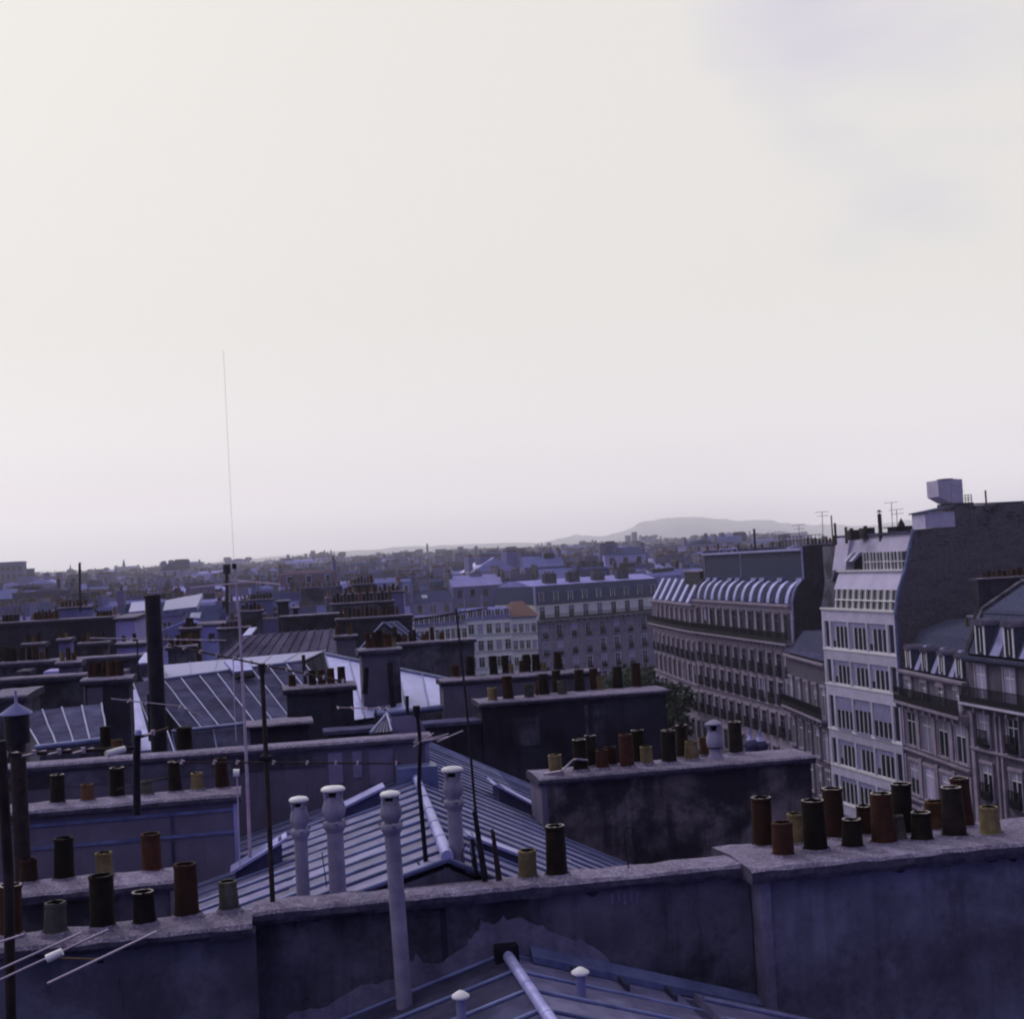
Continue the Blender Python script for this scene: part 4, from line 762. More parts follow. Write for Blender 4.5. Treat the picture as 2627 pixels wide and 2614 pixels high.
# ---- the curved-roof block
far, near = PY(1787, 1614, 151), PY(2036, 1652, 120.5)
L, rz = frame_of(far, near)
H3 = thing('apartment_building', 'apartment building with curved striped mansard roof and long dark balcony, right of centre', 'building', (far.x, far.y, 0), rz)
H3['local'] = 1
b = B(); b.box(0, L, 0, 11, 0, 20.9); b.obj('wall', 'stone', H3, local=True)
balcony(H3, L, 17.45); cornice(H3, L, 20.75, .4, .3); cornice(H3, L, 11.4, .25, .2); cornice(H3, L, 16.95, .3, .25)
for z, h_ in ((18.4 - .75, 2.35),): floor_windows(H3, L, 12, z, 1.15, h_, sm='stone_dark', fm='stone_dark')
for z, rl in ((14.25, True), (11.6, True), (8.6, True), (5.4, False), (2.0, False)): floor_windows(H3, L, 12, z, 1.3, 2.05, rail=rl, fm='stone_dark')
prof = [(0.12, 20.95), (0.16, 21.3), (0.3, 21.8), (0.55, 22.3), (0.9, 22.65), (1.3, 22.9)]
mans(H3, L, prof, 'slate', 11)
b = B(); b.box(.02, L - .02, 1.35, 10.5, 22.85, 25.75); b.obj('upper_wall', 'slate', H3, local=True)
b = B(); b.box(-.1, L + .1, 1.1, 10.8, 25.75, 25.95); b.obj('roof_edge', 'zinc_light', H3, local=True)
for i in range(12):
    x = L * (i + .5) / 12
    b = B(); w = .42
    for (y0, z0), (y1, z1) in zip(prof, prof[1:]):
        b.hexa([(x - w, y0 + .02, z0), (x + w, y0 + .02, z0), (x + w, y1 + .02, z1), (x - w, y1 + .02, z1)], [(x - w, y0 - .12, z0 + .06), (x + w, y0 - .12, z0 + .06), (x + w, y1 - .12, z1 + .08), (x - w, y1 - .12, z1 + .08)])
    b.obj('curved_rib', 'zinc_light', H3, local=True)
    b = B(); xx = x + L / 24; b.hexa([(xx - .45, prof[0][0] - .03, 21.15), (xx + .45, prof[0][0] - .03, 21.15), (xx + .45, .0, 21.15), (xx - .45, .0, 21.15)], [(xx - .45, .62, 22.45), (xx + .45, .62, 22.45), (xx + .45, .5, 22.45), (xx - .45, .5, 22.45)]); b.obj('rooflight', 'slate', H3, local=True)
    if i not in (2, 5, 8, 10):
        b = B(); pts = [(x + .9 + .75 * math.cos(math.pi * k / 6), 23.25 - .38 * math.sin(math.pi * k / 6)) for k in range(7)]
        b.prism(pts, 'y', 1.0, 1.34); b.obj('scalloped_awning', 'zinc_light', H3, local=True, label='pale scalloped awning above the curved roof')
for x in (0.05, L * .42, L - .1):
    b = B(); b.box(x, x + .12, 1.28, 1.34, 22.9, 25.75); b.obj('drain_pipe', 'zinc', H3, local=True)
for x, h_ in ((L * .12, .45), (L * .2, .4), (L * .27, .45)):
    b = B(); b.box(x, x + 1.6, 2, 2.1, 25.95 + h_ - .06, 25.95 + h_); b.box(x, x + .06, 2, 2.06, 25.95, 25.95 + h_); b.box(x + 1.54, x + 1.6, 2, 2.06, 25.95, 25.95 + h_); b.obj('roof_rail', 'zinc_light', H3, local=True)
party(H3, L + .02, prof + [(1.3, 25.9)], 'black_plaster', 11, 26, zlow=0, potm=('clay_red', 'clay_orange', 'clay_brown'))
party(H3, -.45, prof + [(1.3, 25.9)], 'soot_plaster', 11, 8)
b = B(); b.tube((L * .42, 3, 25.9), (L * .42, 3, 28.2), .12, .12, 8); b.obj('vent_pipe', 'iron', H3, local=True)
b = B()
for (y0, z0), (y1, z1) in zip([(-.02, 17.4)] + prof, prof + [(1.3, 25.9)]): b.tube((L + .2, y0 - .03, z0 + .2), (L + .2, y1 - .03, z1 + .2), .11, .11, 6)
b.obj('verge', 'zinc_light', H3, local=True)

# ---- the smaller block further down the street
far2, near2 = PY(1675, 1597, 178), PY(1786, 1614, 151.6)
L2, rz2 = frame_of(far2, near2)
H2 = thing('apartment_building', 'narrower apartment building with five slanting roof stripes, next beyond the curved-roof block', 'building', (far2.x, far2.y, 0), rz2); H2['local'] = 1
b = B(); b.box(0, L2, 0, 11, 0, 20.3); b.obj('wall', 'stone', H2, local=True)
balcony(H2, L2, 17.4); cornice(H2, L2, 20.2, .5, .3); cornice(H2, L2, 11.2, .25, .2)
floor_windows(H2, L2, 9, 17.6, 1.1, 2.1, fm='stone_dark')
for z, rl in ((14.0, True), (11.4, False), (8.4, True), (5.2, False), (2.0, False)): floor_windows(H2, L2, 9, z, 1.2, 2.0, rail=rl, fm='stone_dark')
prof2 = [(0.1, 20.35), (1.5, 22.9)]
mans(H2, L2, prof2, 'slate', 11)
for i in range(6):
    x = L2 * (i + .6) / 6.4; w = .75
    b = B(); b.hexa([(x - w, .1, 20.4), (x + w, .1, 20.4), (x + w, 1.5, 22.9), (x - w, 1.5, 22.9)], [(x - w, -.2, 20.5), (x + w, -.2, 20.5), (x + w, 1.25, 23.05), (x - w, 1.25, 23.05)]); b.obj('roof_stripe', 'zinc_light', H2, local=True)
b = B(); b.box(L2 * .66, L2 * .98, .9, 3.2, 21.2, 23.9); b.obj('chimney', 'black_plaster', H2, local=True)
b = B(); b.box(L2 * .65, L2 * .99, .8, 3.3, 23.9, 24.02); b.obj('coping', 'cap_mortar', H2, local=True)

# ---- narrow low house and taller block between the curved roof and the white building
nx = PY(2100, 1690, 107)
HN = thing('narrow_house', 'narrow low house with curtained balcony window beside the white building', 'building', (46.45, 119.9, 0), frame_of((46.45, 119.9), (44.45, 106.1))[1]); HN['local'] = 1
LN = 13.9
b = B(); b.box(0, LN, 0, 10, 0, 16.6); b.obj('wall', 'stone_dark', HN, local=True)
cornice(HN, LN, 16.5, .4, .3); balcony(HN, LN, 12.2); 
for z in (12.35, 8.8, 5.6): floor_windows(HN, LN, 5, z, 1.3, 2.3, blind=(z > 12))
mans(HN, LN, [(.2, 16.7), (1.6, 18.6)], 'slate', 10)
b = B(); b.slab([(0, -.3, 16.9), (LN, -.3, 16.9), (LN, .5, 17.25), (0, .5, 17.25)], .08); b.obj('zinc_eaves', 'zinc_dark', HN, local=True)
b = B(); b.box(8.6, LN - .4, 1.6, 10, 16.6, 26.0); b.obj('tall_rear_wall', 'soot_plaster', HN, local=True)
b = B(); b.slab([(LN - .35, 2.0, 26.3), (LN - .3, 2.0, 26.3), (LN - .3, -.0, 19.5), (LN - .35, -.0, 19.5)], .1) if False else b.prism([(0, 17), (0.0, 20.6), (2.0, 26.35), (2.05, 26.35), (2.05, 17)], 'x', LN - .38, LN - .1); b.obj('sloping_wall', 'brick_wall', HN, local=True)
b = B(); b.tube((LN - .24, -.03, 20.6), (LN - .24, 1.97, 26.35), .09, .09, 6); b.obj('verge', 'zinc', HN, local=True)

# ---- the white building
WF, WN = PY(2106, 1558, 105.6), PY(2296, 1572, 93.4)
LW, rzw = frame_of(WF, WN)
WB = thing('white_building', 'white modern office block with ribbon windows and sloping upper storeys, dark brick side', 'building', (WF.x, WF.y, 0), rzw); WB['local'] = 1
b = B()
sills = [18.05, 15.3, 11.8, 8.97, 6.1, 3.2]; heads = [20.15, 17.15, 14.35, 11.0, 8.15, 5.2]
b.box(0, LW, .3, 10.5, 0, 21.0); b.obj('core_wall', 'soot_plaster', WB, local=True)
zprev = 21.05
for s_, h_ in zip(sills, heads):
    b = B(); b.box(0, LW, 0, .3, h_, zprev); b.box(0, LW, -.05, 0, s_ - .14, s_, 1); o = b.obj('spandrel', ['white_facade', 'white_paint'], WB, local=True); zprev = s_ - .0
b = B(); b.box(0, LW, 0, .3, 0, zprev - .01); b.obj('spandrel', 'white_facade', WB, local=True)
bays = [(.45, 1.25), (1.65, 4.45), (4.75, 7.55), (7.85, 10.75), (11.05, 11.95)]
bays = [(a * LW / 12.3, c * LW / 12.3) for a, c in bays]
edges = [0] + [v for p_ in bays for v in p_] + [LW]
for r_i, (s_, h_) in enumerate(zip(sills, heads)):
    for a, c in zip(edges[::2], edges[1::2]): b = B(); b.box(a, c, -.02, .3, s_ + .002, h_ - .002); b.obj('pillar', 'white_facade', WB, local=True)
    for j, (a, c) in enumerate(bays):
        n = 4 if c - a > 2 else 1
        b = B(); fr_ = .07
        zt = h_ - .38 if n == 4 else h_
        if n == 4: b.box(a, c, .06, .2, zt, h_, 1)
        st = (c - a) / n
        for k in range(n + 1): x = a + k * st; b.box(max(a, x - fr_ / 2), min(c, x + fr_ / 2), .04, .16, s_ + .01, zt, 0)
        b.box(a, c, .045, .155, s_ + .005, s_ + .08, 0)
        w_ = b.obj('window', ['white_paint', 'grey_panel'], WB, local=True)
        b = B()
        for k in range(n): b.box(a + k * st + fr_ / 2 - .01, a + (k + 1) * st - fr_ / 2 + .01, .1, .13, s_ + .08, zt - .01)
        b.obj('pane', 'grey_panel' if (n == 4 and r_i in (0, 1) and False) else 'glass', w_, local=True)
        if n == 4 and r_i in (0, 1, 3):
            b = B(); b.box(a + .05, a + st * .9, .07, .098, s_ + .1 + .5 * (j % 2), zt - .02); b.obj('blind', 'grey_panel', w_, local=True)
        if r_i == 2 and n == 4:
            b = B(); b.box(a + .1, c - .1, .03, .099, s_ + 1.25 + .25 * (j % 3), h_ - .4); b.box(a + .3, c - .2, -.12, -.06, s_ - .02, s_ + .12)
            b.obj('window_blind', 'grey_panel', w_, local=True, label='lowered pale blind on the middle storey')
# upper storeys step back
def ramp_box(x0, x1, y0, z0, y1, z1, t_, m, nm, lab=None):
    b = B(); b.hexa([(x0, y0, z0), (x1, y0, z0), (x1, y0 + t_, z0), (x0, y0 + t_, z0)], [(x0, y1, z1), (x1, y1, z1), (x1, y1 + t_, z1), (x0, y1 + t_, z1)]); return b.obj(nm, m, WB, local=True, label=lab)
b = B(); b.box(0, LW, -.12, .4, 21.05, 21.2); b.obj('ledge', 'white_paint', WB, local=True)
b = B(); b.box(.1, LW - .05, 2.2, 10.3, 21.0, 26.6); b.obj('core_wall', 'soot_plaster', WB, local=True)
n = 10; xa = 2.2; st = (LW - xa - .1) / n
for k in range(n):
    a = xa + k * st; b = B()
    b.hexa([(a, .15, 21.2), (a + .1, .15, 21.2), (a + .1, .4, 21.2), (a, .4, 21.2)], [(a, .35, 22.62), (a + .1, .35, 22.62), (a + .1, .6, 22.62), (a, .6, 22.62)])
    b.hexa([(a, .15, 21.8), (a + st, .15, 21.8), (a + st, .4, 21.8), (a, .4, 21.8)], [(a, .16, 21.87), (a + st, .16, 21.87), (a + st, .4, 21.87), (a, .4, 21.87)])
    w_ = b.obj('window', 'white_paint', WB, local=True)
    b = B(); b.hexa([(a + .1, .3, 21.2), (a + st, .3, 21.2), (a + st, .34, 21.2), (a + .1, .34, 21.2)], [(a + .1, .5, 22.62), (a + st, .5, 22.62), (a + st, .54, 22.62), (a + .1, .54, 22.62)]); b.obj('pane', 'glass', w_, local=True)
ramp_box(1.7, LW, .4, 22.62, .95, 23.95, .3, 'white_facade', 'sloping_band')
b = B(); b.hexa([(0, .02, 21.2), (xa - .2, .25, 21.2), (xa - .2, .6, 21.2), (0, .6, 21.2)], [(0, .55, 23.4), (1.7, .6, 22.8), (1.7, .9, 22.8), (0, .9, 23.4)]); b.obj('sloping_end', 'soot_plaster', WB, local=True)
b = B(); b.box(1.6, LW, .75, 1.3, 23.95, 24.08); b.obj('ledge', 'white_paint', WB, local=True)
n = 6; xa = LW * .44; st = (LW - xa - .3) / n
for k in range(n):
    a = xa + k * st; b = B(); b.box(a, a + .1, 1.15, 1.4, 24.08, 25.35); b.box(a, a + st, 1.15, 1.4, 24.62, 24.68); b.box(a + st / 2 - .02, a + st / 2 + .02, 1.17, 1.4, 24.08, 25.35); w_ = b.obj('window', 'white_paint', WB, local=True)
    b = B(); b.box(a + .1, a + st, 1.28, 1.32, 24.08, 25.35); b.obj('pane', 'glass', w_, local=True)
ramp_box(1.5, LW - .15, 1.25, 25.35, 1.75, 26.72, .3, 'white_facade', 'sloping_band')
b = B(); b.hexa([(.9, .75, 24.1), (3.2, .75, 24.1), (3.2, 1.5, 24.1), (.9, 1.5, 24.1)], [(.9, 1.3, 26.6), (3.2, 1.3, 26.6), (3.2, 1.9, 26.6), (.9, 1.9, 26.6)]); b.obj('projecting_box', 'white_facade', WB, local=True, label='pale box-like panel at the upper left of the facade')
b = B()
for k in range(4): a = 3.4 + k * .5; b.slab([(a, 1.2, 25.4), (a + .5, 1.2, 25.4), (a + .5, .5, 24.75), (a, .5, 24.75)], .03, k % 2)
b.obj('awning', ['awning_stripe', 'zinc_dark'], WB, local=True, label='striped awning on the top floor')
b = B(); b.box(.5, LW + .1, 1.5, 10.6, 26.6, 26.78); b.obj('roof_edge', 'zinc_dark', WB, local=True)
# brick side wall facing the viewer
pw = [(0.03, 0), (0.03, 21.1), (.35, 22.6), (1.0, 24.1), (1.8, 26.85), (5.0, 26.9), (5.0, 28.35), (10.55, 28.4), (10.75, 27.0), (11.0, 24.0), (11.0, 0)]
b = B(); b.prism(pw, 'x', LW + .001, LW + .35); b.obj('brick_side_wall', 'brick_wall', WB, local=True)
b = B()
for (y0, z0), (y1, z1) in zip(pw[0:4], pw[1:5]): b.tube((LW + .2, y0 - .06, z0), (LW + .2, y1 - .06, z1), .16, .16, 6)
b.obj('corner_trim', 'zinc_roll', WB, local=True)
b = B(); b.box(LW - .3, LW + .4, 5.0, 10.8, 28.4, 28.5); b.obj('coping', 'slate', WB, local=True)
b = B(); b.box(LW - 3.5, LW - .002, 5.2, 10.4, 26.7, 28.3); b.obj('rear_block', 'brick_wall', WB, local=True)
b = B(); b.box(LW - 1.6, LW + .3, 2.65, 4.99, 26.9, 28.0); b.obj('penthouse', 'white_facade', WB, local=True)
b = B(); b.slab([(LW - 1.8, 2.5, 28.02), (LW + .4, 2.5, 28.02), (LW + .4, 5.05, 28.4), (LW - 1.8, 5.05, 28.4)], .08); b.obj('penthouse_roof', 'slate', WB, local=True)
b = B(); b.box(LW - .6, LW + .2, 2.9, 4.0, 27.15, 27.22); b.box(LW, LW + .2, 2.95, 3.05, 26.9, 27.15); b.box(LW, LW + .2, 3.85, 3.95, 26.9, 27.15); b.obj('duct', 'iron', WB, local=True)
# sub-rows of proud and recessed bricks near the top of the wall in grey and brown tones
rr = random.Random(9); b = B()
for k in range(900):
    y = rr.uniform(1.6, 10.4); z = 28.35 - abs(rr.gauss(0, .9)) - .1
    lim = 26.8 if y < 5 else 28.25
    if z > lim: continue
    if y < 1.9: continue
    z = round(z / .085) * .085; b.box(LW + .351, LW + .351 + rr.uniform(.01, .03), y, y + rr.uniform(.2, .4), z, z + .07, rr.randrange(2))
b.obj('proud_bricks', ['grey_plaster', 'brown_plaster'], WB, local=True, kind='stuff')
# water tank on the roof
tp = PY(2423, 1262, 97.5)
TK = thing('water_tank', 'pale water tank on a dark base above the brick wall, railing beside it', 'water tank', tuple(tp), R(-90)); TK['local'] = 1
b = B(); b.box(-.9, .9, -.95, .05, -.35, .85)
b.prism([(-.95, -.35), (-.95, -.36), (-.1, -.85), (.05, -.85), (.05, -.35)], 'x', -.9, .9); b.obj('tank_half', 'white_facade', TK, local=True)
b = B(); b.box(-.9, .9, .09, 1.0, -.9, .86); b.box(-.93, .93, .07, 1.03, -.05, .01); b.box(-.93, .93, .07, 1.03, .4, .46); b.lathe((0, .55, .86), [(.5, 0), (.5, .06)], 14); b.obj('tank_half', 'white_facade', TK, local=True)
b = B(); b.box(-.5, .5, -.3, .5, .87, .97); b.obj('hatch', 'zinc_dark', TK, local=True)
b = B(); b.box(-1.1, 1.1, -.1, 1.7, -1.5, -.9); b.obj('base', 'iron', TK, local=True)
b = B()
for y in (1.15, 1.4, 1.65): b.tube((.9, y, -.9), (.9, y, -.35), .03, .03, 6)
for z in (-.35, -.55, -.72): b.tube((.9, 1.1, z), (.9, 1.7, z), .03, .03, 6)
b.obj('railing', 'rust_iron', TK, local=True)
b = B(); b.tube((.85, -.85, -1.6), (.85, -.85, -.4), .03, .03, 6); b.obj('leg', 'zinc', TK, local=True)
# roof furniture against the sky
def rpipe(px, yb, yt, w, Y, label, m='rust_iron', cap=False, nm='roof_pipe', cat='pipe'):
    p = PY(px, yb, Y); s = depth(p) / F; t = thing(nm, label, cat, tuple(p))
    top = p + Vector((0, 0, (yb - yt) * s))
    b = B(); b.tube(p - Vector((0, 0, .6)), top, w / 2 * s, w / 2 * s, 10); b.obj('pipe', m, t)
    if cap:
        b = B(); b.lathe(top + Vector((0, 0, .12)), [(w * .8 * s, 0), (w * .1 * s, .18)], 12); b.tube(top - Vector((0, 0, .02)), top + Vector((0, 0, .14)), .03, .03, 6); b.obj('rain_cap', 'zinc_dark', t)
rpipe(2259, 1368, 1318, 10, 98, 'stout roof pipe with conical cap on the white office block', cap=True)
rpipe(2136, 1378, 1322, 3.5, 104, 'thin tall pole at the left corner of the white office block', nm='roof_pole', cat='pole')
rpipe(2144, 1378, 1342, 6, 103, 'short thick pipe beside the thin corner pole')
rpipe(2530, 1290, 1258, 4.5, 95, 'lone pole on top of the raised brick wall', nm='roof_pole', cat='pole')
rpipe(2171, 1374, 1352, 7, 101, 'stubby rounded pipe on the white office block, left of the capped pipe')
for x0, x1, y0, y1, lb in ((2218, 2245, 1368, 1354, 'low dark box on the white office roof, left of the capped pipe'), (2182, 2205, 1372, 1360, 'small dark hump on the white office roof')):
    a, c = PY(x0, y0, 100), PY(x1, y0, 100); zt = PY(x0, y1, 100).z
    b = B(); b.box(a.x, c.x, 100, 101, a.z - .4, zt); b.box(a.x + .1, a.x + .3, 100.1, 100.4, zt, zt + .15); tag(b.obj('roof_box', 'iron'), lb, 'box')
a, c = PY(2300, 1362, 96.5), PY(2345, 1358, 96.5); b = B(); b.box(a.x, c.x, 96.5, 98, a.z - .3, a.z + .25); b.box(a.x - .25, c.x + .35, 96.3, 98.2, a.z + .25, a.z + .33); b.lathe(((a.x + c.x) / 2 + .05, 97.2, a.z + .33), [(.3, 0), (.22, .25), (.1, .45), (.02, .6)], 8); tag(b.obj('lantern_box', 'iron'), 'dark flat box with a little pointed lantern on the office roof', 'roof box')

# ---- the two houses to the right of the brick wall
far4, near4 = PY(2318, 1795, 93), PY(2488, 1838, 81.2)
L4, rz4 = frame_of(far4, near4)
H4 = thing('apartment_building', 'old stone house with arched attic windows and bulky dormers, right of the white block', 'building', (far4.x, far4.y, 0), rz4); H4['local'] = 1
b = B(); b.box(0, L4, 0, 10, 0, 17.0); b.obj('wall', 'stone_dark', H4, local=True)
balcony(H4, L4, 15.0); cornice(H4, L4, 14.5, .35, .3); cornice(H4, L4, 16.95, .4, .3); cornice(H4, L4, 11.55, .3, .25); cornice(H4, L4, 8.2, .3, .25)
floor_windows(H4, L4, 4, 15.1, 1.0, 1.35, sm='stone', arch=True, fm='white_paint')
for z in (11.95, 8.6, 5.3, 2.0): floor_windows(H4, L4, 4, z, 1.75, 2.25, sm='stone')
for z0, z1 in ((11.8, 14.3), (8.5, 11.2), (5.2, 8.0)):
    for k in range(5):
        x = L4 * k / 4; b = B(); b.box(max(0, x - .26), min(L4, x + .26), -.2, 0, z0, z1); b.obj('pilaster', 'stone', H4, local=True)
prof4 = [(.1, 17.2), (1.3, 19.6), (3.6, 20.4)]
mans(H4, L4, prof4, 'slate', 9)
for i, x in enumerate((1.6, 4.7, 7.8, 10.7)):
    dormer(H4, x, -.0, 17.3, .95, 1.25, 1.2, lidm='zinc_violet', sidem='slate', style='round')
for i, x in enumerate((3.1, 6.2, 9.3)):
    b = B(); b.hexa([(x - .3, -.1, 17.25), (x + .45, -.1, 17.25), (x + .45, .3, 17.25), (x - .3, .3, 17.25)], [(x - .1, .6, 18.9), (x + .45, .6, 18.9), (x + .45, 1.0, 18.9), (x - .1, 1.0, 18.9)]); b.obj('roof_sheet', 'zinc', H4, local=True)
b = B(); b.box(5.2, L4 - .1, 3.0, 3.6, 17, 20.75); b.obj('chimney_wall', 'soot_plaster', H4, local=True)
b = B(); b.box(5.1, L4, 2.9, 3.7, 20.75, 20.87); b.obj('coping', 'cap_mortar', H4, local=True)
b = B(); b.tube((5.25, 2.85, 18.6), (5.15, 2.85, 20.7), .11, .11, 8); b.obj('drain_pipe', 'clay_yellow', H4, local=True)
for k in range(6): b = B(); b.lathe((5.8 + k * .95, 3.3, 20.85), [(.13, 0), (.1, .3 + .1 * (k % 3)), (.11, .34 + .1 * (k % 3))], 8); b.obj('chimney_pot', ('clay_red', 'clay_brown')[k % 2], H4, local=True)
party(H4, L4 + .01, prof4, 'soot_plaster', 9, 0)

far5 = PY(2489, 1799, 81.0); near5 = Vector((42.9, 64.0, 0))
L5, rz5 = frame_of(far5, near5)
H5 = thing('apartment_building', 'large stone building at the right edge with pale balcony line and steep dormers', 'building', (far5.x, far5.y, 0), rz5); H5['local'] = 1
b = B(); b.box(0, L5, 0, 10, 0, 18.7); b.obj('wall', 'stone_dark', H5, local=True)
balcony(H5, L5, 16.0); cornice(H5, L5, 18.6, .5, .35, 'slate'); cornice(H5, L5, 13.1, .25, .2); 
b = B(); b.box(0, L5, -.82, -.76, 15.86, 15.98); b.obj('balcony_edge', 'white_facade', H5, local=True)
for z, h_ in ((16.1, 2.2), (13.4, 1.95), (10.2, 2.1), (7.0, 2.1), (3.6, 2.1)): floor_windows(H5, L5, 5, z, 1.25, h_, sm='stone', rail=z < 14)
for k in range(6):
    x = L5 * k / 5
    for dx in (-.35, .2):
        b = B(); b.box(max(0, x + dx), min(L5, x + dx + .2) if x + dx + .2 > 0 else .2, -.15, 0, 3, 15.7); b.obj('pilaster', 'stone', H5, local=True)
prof5 = [(.1, 18.9), (1.3, 21.4), (4.0, 22.9)]
mans(H5, L5, prof5, 'slate', 10)
for x in (1.8, 5.2, 8.7, 12.1, 15.3):
    dormer(H5, x, .02, 18.95, 1.1, 1.75, 1.3, lidm='zinc_violet', sidem='slate', style='round')
    b = B(); b.hexa([(x + 1.0, 0, 18.95), (x + 2.1, 0, 18.95), (x + 2.1, .4, 18.95), (x + 1.0, .4, 18.95)], [(x + 1.2, .9, 20.9), (x + 2.1, .9, 20.9), (x + 2.1, 1.3, 20.9), (x + 1.2, 1.3, 20.9)]); b.obj('zinc_sheet', 'zinc', H5, local=True)
b = B(); b.slab([(0, 1.2, 21.35), (L5, 1.2, 21.35), (L5, 5.0, 23.4), (0, 5.0, 23.4)], .3); b.obj('upper_roof', 'slate', H5, local=True)
b = B(); b.box(.2, L5, 3.4, 4.2, 20, 24.75); b.obj('chimney_wall', 'black_plaster', H5, local=True) if False else None
party(H5, -.45, prof5, 'soot_plaster', 10, 0)
aa, ab = PY(2508, 1487, 83.5), PY(2700, 1470, 83.5)
pstack('long dark chimney wall with red pots above the right-edge building', 2508, 1487, 2700, 1470, 83.5, .9, 'black_plaster', [(2525 + i * 13, 12, 14 + (i * 5) % 9, (Rd, Br, Or)[i % 3]) for i in range(9)], zb=15, seed=41)

# ---- blocks across the avenue, facing the viewer
BL, BR = PY(1376, 1584, 250), PY(1700, 1576, 262)
L1_, rz1 = frame_of(BL, BR)
H1 = thing('apartment_building', 'wide apartment building facing us across the avenue, tall dark mansard and pale attic floor', 'building', (BL.x, BL.y, 0), rz1); H1['local'] = 1
zb1 = (BL.z + BR.z) / 2
b = B(); b.box(0, L1_, 0, 14, 0, zb1 + .1); b.obj('wall', 'stone', H1, local=True)
b = B(); b.box(.3, L1_, .4, 13.8, zb1 + .1, zb1 + 3.0); b.obj('attic_wall', 'white_render', H1, local=True)
balcony(H1, L1_, zb1 + .1, dep=.9); cornice(H1, L1_, zb1 + 2.95, .3, .25, 'slate_blue')
floor_windows(H1, L1_, 9, zb1 + .2, 1.2, 2.3, surround=False); 
for o in [c for c in H1.children if c.name.startswith('window')]: o.location.y = .4
for k, z in enumerate((zb1 - 3.2, zb1 - 6.3, zb1 - 9.4, zb1 - 12.4)): floor_windows(H1, L1_, 9, z, 1.15, 2.2, rail=True, sm='white_facade')
prof1 = [(.35, zb1 + 3.1), (1.4, zb1 + 6.3), (5.5, zb1 + 7.3)]
mans(H1, L1_, prof1[:2], 'slate_blue', 14)
b = B(); b.prism([(1.3, zb1 + 6.3), (5.5, zb1 + 7.3), (8.5, zb1 + 7.3), (12.6, zb1 + 6.3)], 'x', 0, L1_); b.obj('upper_roof', 'roof_pale', H1, local=True)
for i in range(9):
    x = L1_ * (i + .5) / 9; dormer(H1, x, .5, zb1 + 3.5, 1.1, 1.5, 1.2, lidm='zinc_light', sidem='slate_blue')
for x in (4.2, 9.6, 15.5, 21.3):
    b = B(); b.box(x, x + 2.6, 2.5, 3.6, zb1 + 6.4, zb1 + 8.4); o = b.obj('chimney', 'soot_plaster', H1, local=True)
    for k in range(4): q = B(); q.lathe((x + .4 + k * .6, 3, zb1 + 8.4), [(.16, 0), (.13, .45)], 7); q.obj('chimney_pot', 'clay_red', o, local=True)
b = B(); b.box(-.05, .12, -.1, .5, zb1 + 3, zb1 + 6.4); b.obj('zinc_verge', 'zinc_light', H1, local=True)

def facade_block(label, pl, pr, Yl, Yr, ybal, wm, nwin, rows, roof, dep=12, ww=1.0, wh=1.7, attic=True, rh=2.6, balc=True):
    a, c = PY(pl[0], pl[1], Yl), PY(pr[0], pr[1], Yr); Lx, rzz = frame_of(a, c); z = (a.z + c.z) / 2
    t = thing('apartment_building', label, 'building', (a.x, a.y, 0), rzz); t['local'] = 1
    b = B(); b.box(0, Lx, 0, dep, 0, z); b.obj('wall', wm, t, local=True)
    cornice(t, Lx, z - .05, .3, .25, 'wall_white')
    for k in range(rows): floor_windows(t, Lx, nwin, z - 2.7 - k * 2.9, ww, wh, sm=wm)
    if roof == 'hip':
        b = B(); e = .4; zt = z + rh
        b.hexa([(-e, -e, z + .12), (Lx + e, -e, z + .12), (Lx + e, dep + e, z + .12), (-e, dep + e, z + .12)], [(Lx * .3, dep * .45, zt), (Lx * .7, dep * .45, zt), (Lx * .7, dep * .55, zt), (Lx * .3, dep * .55, zt)]); b.obj('roof', 'tile_roof', t, local=True)
    else:
        mans(t, Lx, [(.1, z + .1), (.9, z + rh * .8), (dep * .45, z + rh)], roof, dep)
        if attic:
            for i in range(nwin): dormer(t, Lx * (i + .5) / nwin, .05, z + .25, 1.0, 1.2, 1.0, lidm='zinc_light', sidem='wall_white')
    return t
facade_block('narrow pale house with orange tiled hip roof, beside the wide mansard building', (1311, 1584), (1376, 1580), 243, 243, 0, 'white_render', 4, 5, 'hip', ww=.8, wh=1.5)
facade_block('light house with tall thin pilasters left of the orange roof', (1196, 1588), (1311, 1582), 243, 243, 0, 'white_render', 5, 5, 'roof_zinc', rh=1.6)
facade_block('white terrace house with a row of small attic windows, right half', (1140, 1600), (1196, 1596), 240, 240, 0, 'white_render', 4, 4, 'roof_pale', rh=1.2)
facade_block('white terrace house with a row of small attic windows, left half', (1062, 1606), (1140, 1600), 238, 240, 0, 'white_render', 6, 4, 'roof_zinc', rh=1.4)

# ================================================================== street trees
def crown_mesh(seed, r, h, n=1900):
    rr = random.Random(seed); b = B(); lobes = [(rr.uniform(-.5, .5) * r, rr.uniform(-.5, .5) * r, rr.uniform(.1, .85) * h, rr.uniform(.35, .6) * r) for _ in range(11)]
    for k in range(n):
        lx, ly, lz, lr = rr.choice(lobes); v = Vector((rr.gauss(0, 1), rr.gauss(0, 1), rr.gauss(0, .8))).normalized() * lr * rr.uniform(.6, 1.08)
        p = Vector((lx, ly, lz)) + v; s = rr.uniform(.16, .34); u = Vector((rr.gauss(0, 1), rr.gauss(0, 1), rr.gauss(0, 1))).normalized(); w = u.orthogonal().normalized() * s; u = u.cross(w).normalized() * s
        b.add([p - u, p + w, p + u, p - w], [(0, 1, 2, 3)], 0)
    return b.mesh('crown', 'leaf')
crowns = [crown_mesh(s, 4.6, 7.0) for s in (1, 2, 3)]
